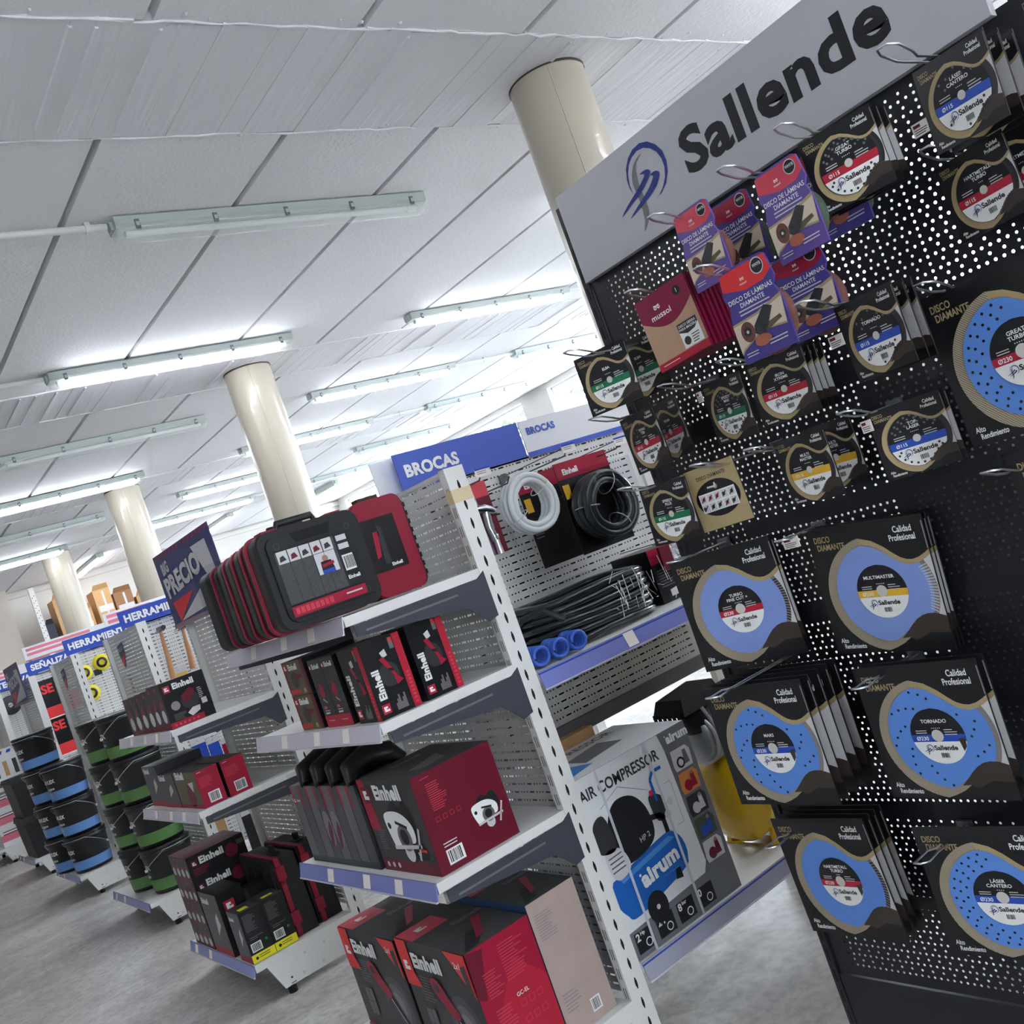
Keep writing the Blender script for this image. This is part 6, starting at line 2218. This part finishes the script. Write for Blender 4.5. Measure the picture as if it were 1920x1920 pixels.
# ================================================================ signs over the far bays
sign('blue sign reading HERRAMIENTA above the hammers', 1.875, 2.62, 7.33, 1.915, 2.035, SIGND, 'HERRAMIENTAS', 0.035, 0.052)
sign('blue sign reading HERRAMIENTAS, second one farther left', 1.935, 2.70, 9.58, 1.945, 2.085, SIGND, 'HERRAMIENTAS', 0.035, 0.058)
sign('blue sign reading SEÑALIZACIÓN, third one toward the left edge', 1.975, 2.75, 11.83, 1.965, 2.10, SIGND, 'SEÑALIZACIÓN', 0.04, 0.062)
sign('blue sign ending in ECTIVA cut off at the left edge', 1.75, 2.45, 14.02, 1.957, 2.09, SIGND, 'PROTECTIVA', 0.02, 0.07)
PINKT = mat('pink_lettering', (226, 120, 140), 0.5)
for x, y, z, w, lab in ((2.0, 11.87, 2.115, 1.15, 'white board with pink lettering above the third sign'), (2.35, 9.68, 2.06, 0.7, 'white board with faint pink lettering right of the second sign'), (1.75, 14.1, 2.06, 0.6, 'white board with pink lettering at the left edge')):
    t = thing('promo_board', lab, 'sign', (x, y, z), group='white boards with pink lettering')
    b = MB()
    b.box(0, w, 0, 0.005, 0, 0.15, SIGNW)
    f = Face(b, (0, 0, 0), UX, UZ, 0.001)
    f.lines(0.03, 0.13, w * 0.9, 2, 0.05, PINKT, 1, 0.6, 4)
    f.rect(0, 0, w, 0.012, PINKT, 1)
    b.build('board', t)
    b = MB()
    b.box(0.03, 0.06, 0.005, 0.012, -0.16, 0.1, GREYW)
    b.build('stand_strip', t)

# ---- hammers, tapes, signs and other goods on the far bays
HWOOD = mat('handle_wood', (184, 134, 96), 0.5, noise=0.15, scale=25)
HSTEEL = mat('hammer_steel', (70, 70, 74), 0.3, metal=0.9)
for i, (px, py, L, lab) in enumerate(((302, 1187, 0.36, 'hammer with a long wooden handle, left one of two hanging above the angle tool box'), (343, 1182, 0.28, 'hammer with a wooden handle, right one of two hanging beside the price poster'))):
    p = at(px, py, Y=7.20)
    t = thing('hammer', lab, 'hammer', p, 0, math.radians(4), 'hanging hammers')
    b = MB()
    b.tube([(0, 0, 0.03), (0, 0, -0.08), (0.004, 0, -L * 0.5), (0, 0, -L)], [0.012, 0.013, 0.018, 0.021], HWOOD, 12)
    b.build('handle', t)
    b = MB()
    b.box(-0.012, 0.012, -0.055, 0.05, 0.015, 0.045, HSTEEL)
    b.tube([(0, -0.05, 0.03), (0, -0.085, 0.03)], [0.016, 0.018], HSTEEL, 12)
    b.tube([(0, 0.05, 0.03), (0, 0.10, 0.015)], [0.014, 0.003], HSTEEL, 8)
    b.build('head', t)
    b = MB()
    b.tube([(-0.016, -0.03, 0.012), (-0.016, 0.17, 0.012)], 0.003, GREYW, 6)
    b.tube([(0.016, -0.03, 0.012), (0.016, 0.17, 0.012)], 0.003, GREYW, 6)
    b.build('hook_arm', t)
YTOOL = mat('tool_yellow', (222, 206, 40), 0.4)
for i, (px, py, s, lab) in enumerate(((190, 1242, 0.075, 'yellow tape measure pack hanging under the second sign, upper right'), (158, 1262, 0.07, 'yellow and black tape, upper left under the second sign'), (172, 1300, 0.075, 'yellow and black tape, lowest under the second sign'))):
    p = at(px, py, Y=9.50)
    t = thing('tape_measure', lab, 'tape measure', p, group='yellow tape measures')
    b = MB()
    b.lathe([(0, -0.02), (s * 0.9, -0.02), (s, -0.01), (s, 0.02), (s * 0.9, 0.03), (0, 0.03)], YTOOL, 20, 'Y')
    b.build('case', t)
    b = MB()
    b.lathe([(s * 0.35, -0.026), (s * 0.62, -0.026), (s * 0.62, -0.019), (s * 0.35, -0.019)], PLASTB, 20, 'Y')
    b.box(-s * 1.1, -s * 0.3, -0.018, 0.02, -s * 1.3, -s * 0.6, PLASTB)
    b.build('grip', t)
    b = MB()
    b.tube([(0, 0.0, s * 0.9), (0, 0.04, s * 0.9), (0, 0.13, s * 0.9)], 0.003, GREYW, 6)
    b.build('hang_wire', t)
REDS = mat('sign_red', (230, 56, 60), 0.45)
for i, (px, py, w, h, lab) in enumerate(((95, 1310, 0.30, 0.42, 'black and red notice board sign, upper one at the far bay'), (112, 1380, 0.30, 0.42, 'black and red notice board sign, lower one at the far bay'), (124, 1315, 0.16, 0.18, 'small red notice sign right of the two larger ones'))):
    Yn_ = 11.70 if i < 2 else 11.62
    p = at(px, py, Y=Yn_)
    t = thing('notice_sign', lab, 'notice', (max(p.x, 2.13) if i < 2 else p.x + 0.12, Yn_, p.z), group='red notice signs')
    b = MB()
    b.box(-w / 2, w / 2, 0, 0.004, -h / 2, h / 2, CARD if i < 2 else REDS)
    f = Face(b, (-w / 2, 0, -h / 2), UX, UZ, 0.0012)
    if i < 2:
        f.rect(0, 0.03 * h, w, 0.3 * h, REDS)
        f.text('SE', w * 0.12, h * 0.66, h * 0.22, REDS, 1, bold=0.04)
    f.rect(0, 0, w, 0.03 * h, WINK, 2)
    b.build('plate', t)
    b = MB()
    b.tube([(0, 0.005, h * 0.45), (0, 0.08, h * 0.47), (0, 0.17, h * 0.47)], 0.003, GREYW, 6)
    b.build('hang_wire', t)
for i, (px, py, Y, w, h, m, lab) in enumerate(((372, 1395, 7.0, 0.10, 0.16, SIGND, 'blue and red packet on the side bay above the crimson pair'), (400, 1392, 7.0, 0.08, 0.22, BLUEP, 'blue gloves hanging right of the blue and red packet'), (425, 1392, 7.05, 0.07, 0.2, CRIM, 'dark red packet right of the hanging blue gloves'), (335, 1262, 7.25, 0.12, 0.07, YELP, 'yellow brush packet between the hammer handles'), (405, 1520, 7.2, 0.07, 0.17, CARTON, 'brown handle set on the low bay above the long black boxes'), (445, 1515, 7.2, 0.05, 0.16, PALE, 'pale grey trowel packet low on the bay'), (468, 1525, 7.1, 0.12, 0.34, INK, 'dark picture card low on the bay by the grey panel'))):
    p = at(px, py, Y=Y)
    t = thing('hanging_packet', lab, 'packet', p, group='packets on the far bays')
    b = MB()
    b.hexa([(-w / 2, 0, -h), (w / 2, 0, -h), (w / 2, 0.02, -h), (-w / 2, 0.02, -h)], [(-w / 2, 0.006, 0), (w / 2, 0.006, 0), (w / 2, 0.012, 0), (-w / 2, 0.012, 0)], m)
    f = Face(b, (-w / 2, -0.001, -h), UX, UZ)
    b.build('packet', t)
    b = MB()
    b.box(-w / 2, w / 2, 0.004, 0.014, -0.002, 0.04, PALE)
    b.build('header_card', t)
    b = MB()
    b.tube([(0, 0.0, 0.02), (0, 7.385 - Y, 0.02)], 0.003, GREYW, 6)
    b.build('hook_arm', t)

# ================================================================ buckets
BUCK = mat('bucket_black', (28, 29, 31), 0.38, coat=0.2)
BAND_G = mat('bucket_green', (92, 134, 74), 0.42)
BAND_B = mat('bucket_blue', (104, 150, 212), 0.42)
HANDLE = mat('bucket_handle', (196, 196, 200), 0.35, metal=0.6)


def bucket(loc, m, label, group, rz=0.0, s=1.0):
    t = thing('paint_bucket', label, 'bucket', loc, rz, group=group)
    r0, r1, h = 0.143 * s, 0.160 * s, 0.296 * s
    b = MB()
    b.lathe([(0, 0.0), (r0 - 0.006, 0.0), (r0, 0.006), (r0 + 0.0155 * s, h - 0.05), (r1 + 0.004, h - 0.048), (r1 + 0.004, h - 0.036), (r1, h - 0.034), (r1, h - 0.012)], BUCK, 36)
    b.build('body', t)
    b = MB()
    b.lathe([(r1 - 0.004, h - 0.02), (r1 + 0.005, h - 0.02), (r1 + 0.005, h - 0.004), (r1 - 0.006, h), (r1 - 0.012, h - 0.004), (0, h - 0.004)], BUCK, 36)
    b.build('lid', t)
    b = MB()
    k = 0.0155 * s / (h - 0.056)
    z0, z1 = 0.022 * s, 0.095 * s
    b.lathe([(r0 + k * z0 + 0.0008, z0), (r0 + k * z1 + 0.0008, z1)], m, 36)
    # lettering of the label, bent round the body
    for tx, a0, zz, hh, mm in (('REVLEX', 158, 0.165, 0.030, WINK), ('EXTERIOR', 168, 0.112, 0.014, WINK)):
        vs, fs, w = glyphs(tx, 0.04)
        R = r0 + k * zz + 0.0018
        b.mesh([((R * math.cos(math.radians(a0) + (x * hh) / R), R * math.sin(math.radians(a0) + (x * hh) / R), zz * s + y * hh)) for x, y in vs], fs, mm)
    for i in range(6):
        a0 = math.radians(168)
        ww = (0.05, 0.034, 0.04)[i % 3] / r0
        zz = 0.105 * s - 0.013 * i
        R = r0 + k * zz + 0.0018
        ring = [(a0 + ww * q / 4) for q in range(5)]
        for q in range(4):
            b.face([(R * math.cos(ring[q]), R * math.sin(ring[q]), zz), (R * math.cos(ring[q + 1]), R * math.sin(ring[q + 1]), zz), (R * math.cos(ring[q + 1]), R * math.sin(ring[q + 1]), zz + 0.004), (R * math.cos(ring[q]), R * math.sin(ring[q]), zz + 0.004)], PALE)
    b.build('label_band', t)
    b = MB()
    R = r0 + k * 0.2 + 0.004
    mir = -1 if m is BAND_B else 1
    mid = 257
    pts = []
    for q in range(25):
        a = -62 + 200 * q / 24
        zz = 0.165 + (0.105 * (q / 8) if q < 8 else 0.105 if q < 18 else 0.105 * (24 - q) / 6)
        an = math.radians(mid + mir * a)
        rr_ = R + 0.010 * (zz - 0.16) / 0.1 + (0.006 if 6 < q < 20 else 0)
        pts.append((rr_ * math.cos(an), rr_ * math.sin(an), zz * s))
    b.tube(pts, 0.0024, HANDLE, 6)
    b.build('handle', t)
    b = MB()
    an = math.radians(mid - mir * 62)
    b.tube([(R * 0.97 * math.cos(an), R * 0.97 * math.sin(an), 0.165 * s), (R * 1.06 * math.cos(an), R * 1.06 * math.sin(an), 0.165 * s)], 0.010, WINK, 8)
    b.build('handle_lug', t)
    return t


tiers = ('bottom', 'second', 'third', 'top')
for col, (x, y, nm) in enumerate(((1.625, 7.09, 'near'), (1.575, 7.46, 'far'))):
    for i in range(4):
        bucket((x, y, 0.195 + 0.3 * i), BAND_G, 'green banded black bucket, %s tier of the %s stack' % (tiers[i], nm), 'green banded buckets', rz=-0.15 + 0.1 * ((i * 3 + col) % 3))
for col, (x, y, n, nm) in enumerate(((1.575, 9.36, 3, 'near'), (1.50, 9.76, 4, 'far'))):
    for i in range(n):
        bucket((x, y, 0.195 + 0.305 * i), BAND_B, 'blue banded black bucket, %s tier of the %s stack' % (tiers[i], nm), 'blue banded buckets', rz=0.1 + 0.12 * ((i + col) % 3), s=1.03)
bucket((1.66, 9.79, 0.191 + 0.305 * 0), BAND_B, 'blue banded black bucket on the base, half hidden behind the stacks', 'blue banded buckets') if False else None

# black containers on the fifth shelf end, goods on the sixth
for i, lab in enumerate(('large black lidded container, lower of two stacked left of the blue banded buckets', 'large black lidded container, upper of two stacked left of the blue banded buckets')):
    t = thing('storage_container', lab, 'container', (1.44, 11.45, 0.191 + 0.42 * i), group='large black containers')
    b = MB()
    b.hexa([(0.02, 0.02, 0), (0.40, 0.02, 0), (0.40, 0.6, 0), (0.02, 0.6, 0)], [(0.0, 0, 0.36), (0.42, 0, 0.36), (0.42, 0.62, 0.36), (0, 0.62, 0.36)], PLASTB)
    b.build('body', t)
    b = MB()
    b.hexa([(-0.012, -0.012, 0.36), (0.432, -0.012, 0.36), (0.432, 0.632, 0.36), (-0.012, 0.632, 0.36)], [(0.0, 0.0, 0.418), (0.42, 0, 0.418), (0.42, 0.62, 0.418), (0, 0.62, 0.418)], PLASTB)
    b.build('lid', t)
t = thing('folding_workbench', 'white slatted plastic crate with blue dashes at the left edge', 'crate', (1.12, 11.62, 1.033))
b = MB()
b.prism([(0, 0), (0.72, 0), (0.72, 0.22), (0.66, 0.30), (0.1, 0.30), (0, 0.26)], (Vector((0, 0, 0)), UX, UZ, Vector((0, -1, 0))), 0.3, CWHITE)
f = Face(b, (0, 0, 0), UX, UZ, 0.0012)
for i in range(7):
    f.rect(0.06 + 0.09 * i, 0.03, 0.10 + 0.09 * i, 0.18, CARTON if i % 2 else DKG, 1)
    f.poly([(0.05 + 0.085 * i, 0.255), (0.09 + 0.085 * i, 0.255), (0.105 + 0.085 * i, 0.285), (0.065 + 0.085 * i, 0.285)], SIGND, 1)
b.build('body', t)
b = MB()
b.box(0.05, 0.67, 0.05, 0.25, -0.002, 0.0, PALE)
b.build('base', t)
for i in range(3):
    box_thing('cardboard_box', 'small carton with pink and white print at the far left, %s of three' % ('lowest', 'middle', 'uppermost')[i], 'box', (1.45 - 0.02 * i, 13.66, 0.191 + 0.2 * i), 0.3, 0.5, 0.198, CWHITE, lambda f, w, h: (f.rect(0, h * 0.3, w, h * 0.7, PINKT, 1), f.lines(w * 0.1, h * 0.9, w * 0.7, 2, 0.03, MAROON, 1)), None, group='cartons with pink print')
t = thing('grinding_wheel', 'round grey wheel hanging on the farthest bay at the left edge', 'wheel', at(20, 1322, Y=13.95))
b = MB()
b.lathe([(0.03, -0.02), (0.12, -0.02), (0.12, 0.02), (0.03, 0.02), (0.03, -0.02)], DKG, 28, 'Y')
b.build('disc', t)
b = MB()
b.tube([(0, -0.03, 0), (0, 0.13, 0)], 0.006, GREYW, 8)
b.build('hook_arm', t)

# ================================================================ storage rack along the back wall
rk = thing('storage_rack', 'tall white perforated rack post with shelf by the back wall', 'rack', (2.95, 15.6, 0))
for x in (0.0, 1.75):
    b = MB()
    b.box(x, x + 0.07, 0, 0.05, 0, 3.27, WHITE)
    f = Face(b, (x, 0, 0), UX, UZ, 0.0015)
    z = 0.2
    while z < 3.2:
        f.circ(0.02, z, 0.007, SLOT, 1, 6)
        f.circ(0.05, z + 0.025, 0.007, SLOT, 1, 6)
        z += 0.075
    b.build('upright', rk)
for z in (2.36, 1.5):
    b = MB()
    b.box(0.0, 1.82, 0.02, 0.62, z - 0.05, z, WHITE)
    b.build('shelf', rk)
for i, (x, z, w, h, m, lab) in enumerate(((3.03, 2.36, 0.12, 0.34, mat('dark_panel', (46, 50, 66), 0.6), 'dark grey panel leaning by the rack post'), (3.22, 2.36, 0.20, 0.66, CARTON, 'open brown carton with a tall flap, left of the farthest pillar'), (3.50, 2.36, 0.20, 0.40, CARTON, 'brown carton with blue print half behind the farthest pillar'), (3.78, 2.36, 0.24, 0.62, CARTON, 'tall brown carton right of the farthest pillar'), (4.05, 2.36, 0.27, 0.50, mat('brown_carton_dark', (150, 108, 74), 0.7, noise=0.1, scale=10), 'darker brown carton crossed with white tape, on the rack shelf'), (4.36, 2.36, 0.20, 0.36, CARTON, 'low brown carton at the right end of the rack shelf'))):
    t = thing('cardboard_box', lab, 'carton', (x, 15.68, z + 0.001), group='cartons on the storage rack')
    b = MB()
    b.box(0, w, 0, 0.4, 0, h, m)
    f = Face(b, (0, 0, 0), UX, UZ, 0.002)
    if i in (3, 4):
        f.rect(w * 0.1, h * 0.45, w * 0.95, h * 0.6, PALE, 1)
        f.rect(w * 0.5, h * 0.2, w * 0.62, h * 0.95, PALE, 2)
    if i == 2:
        f.poly([(0.03, 0.05), (0.15, 0.05), (0.17, 0.2), (0.03, 0.25)], WINK, 1)
        f.lines(0.04, 0.2, 0.1, 4, 0.04, BLUEP, 2)
    b.build('body', t)
    b = MB()
    b.hexa([(0, 0.0, h), (w, 0.0, h), (w, 0.006, h), (0, 0.006, h)], [(0.02, -0.06, h + 0.07), (w - 0.02, -0.06, h + 0.07), (w - 0.02, -0.054, h + 0.07), (0.02, -0.054, h + 0.07)], m)
    b.build('flap', t)
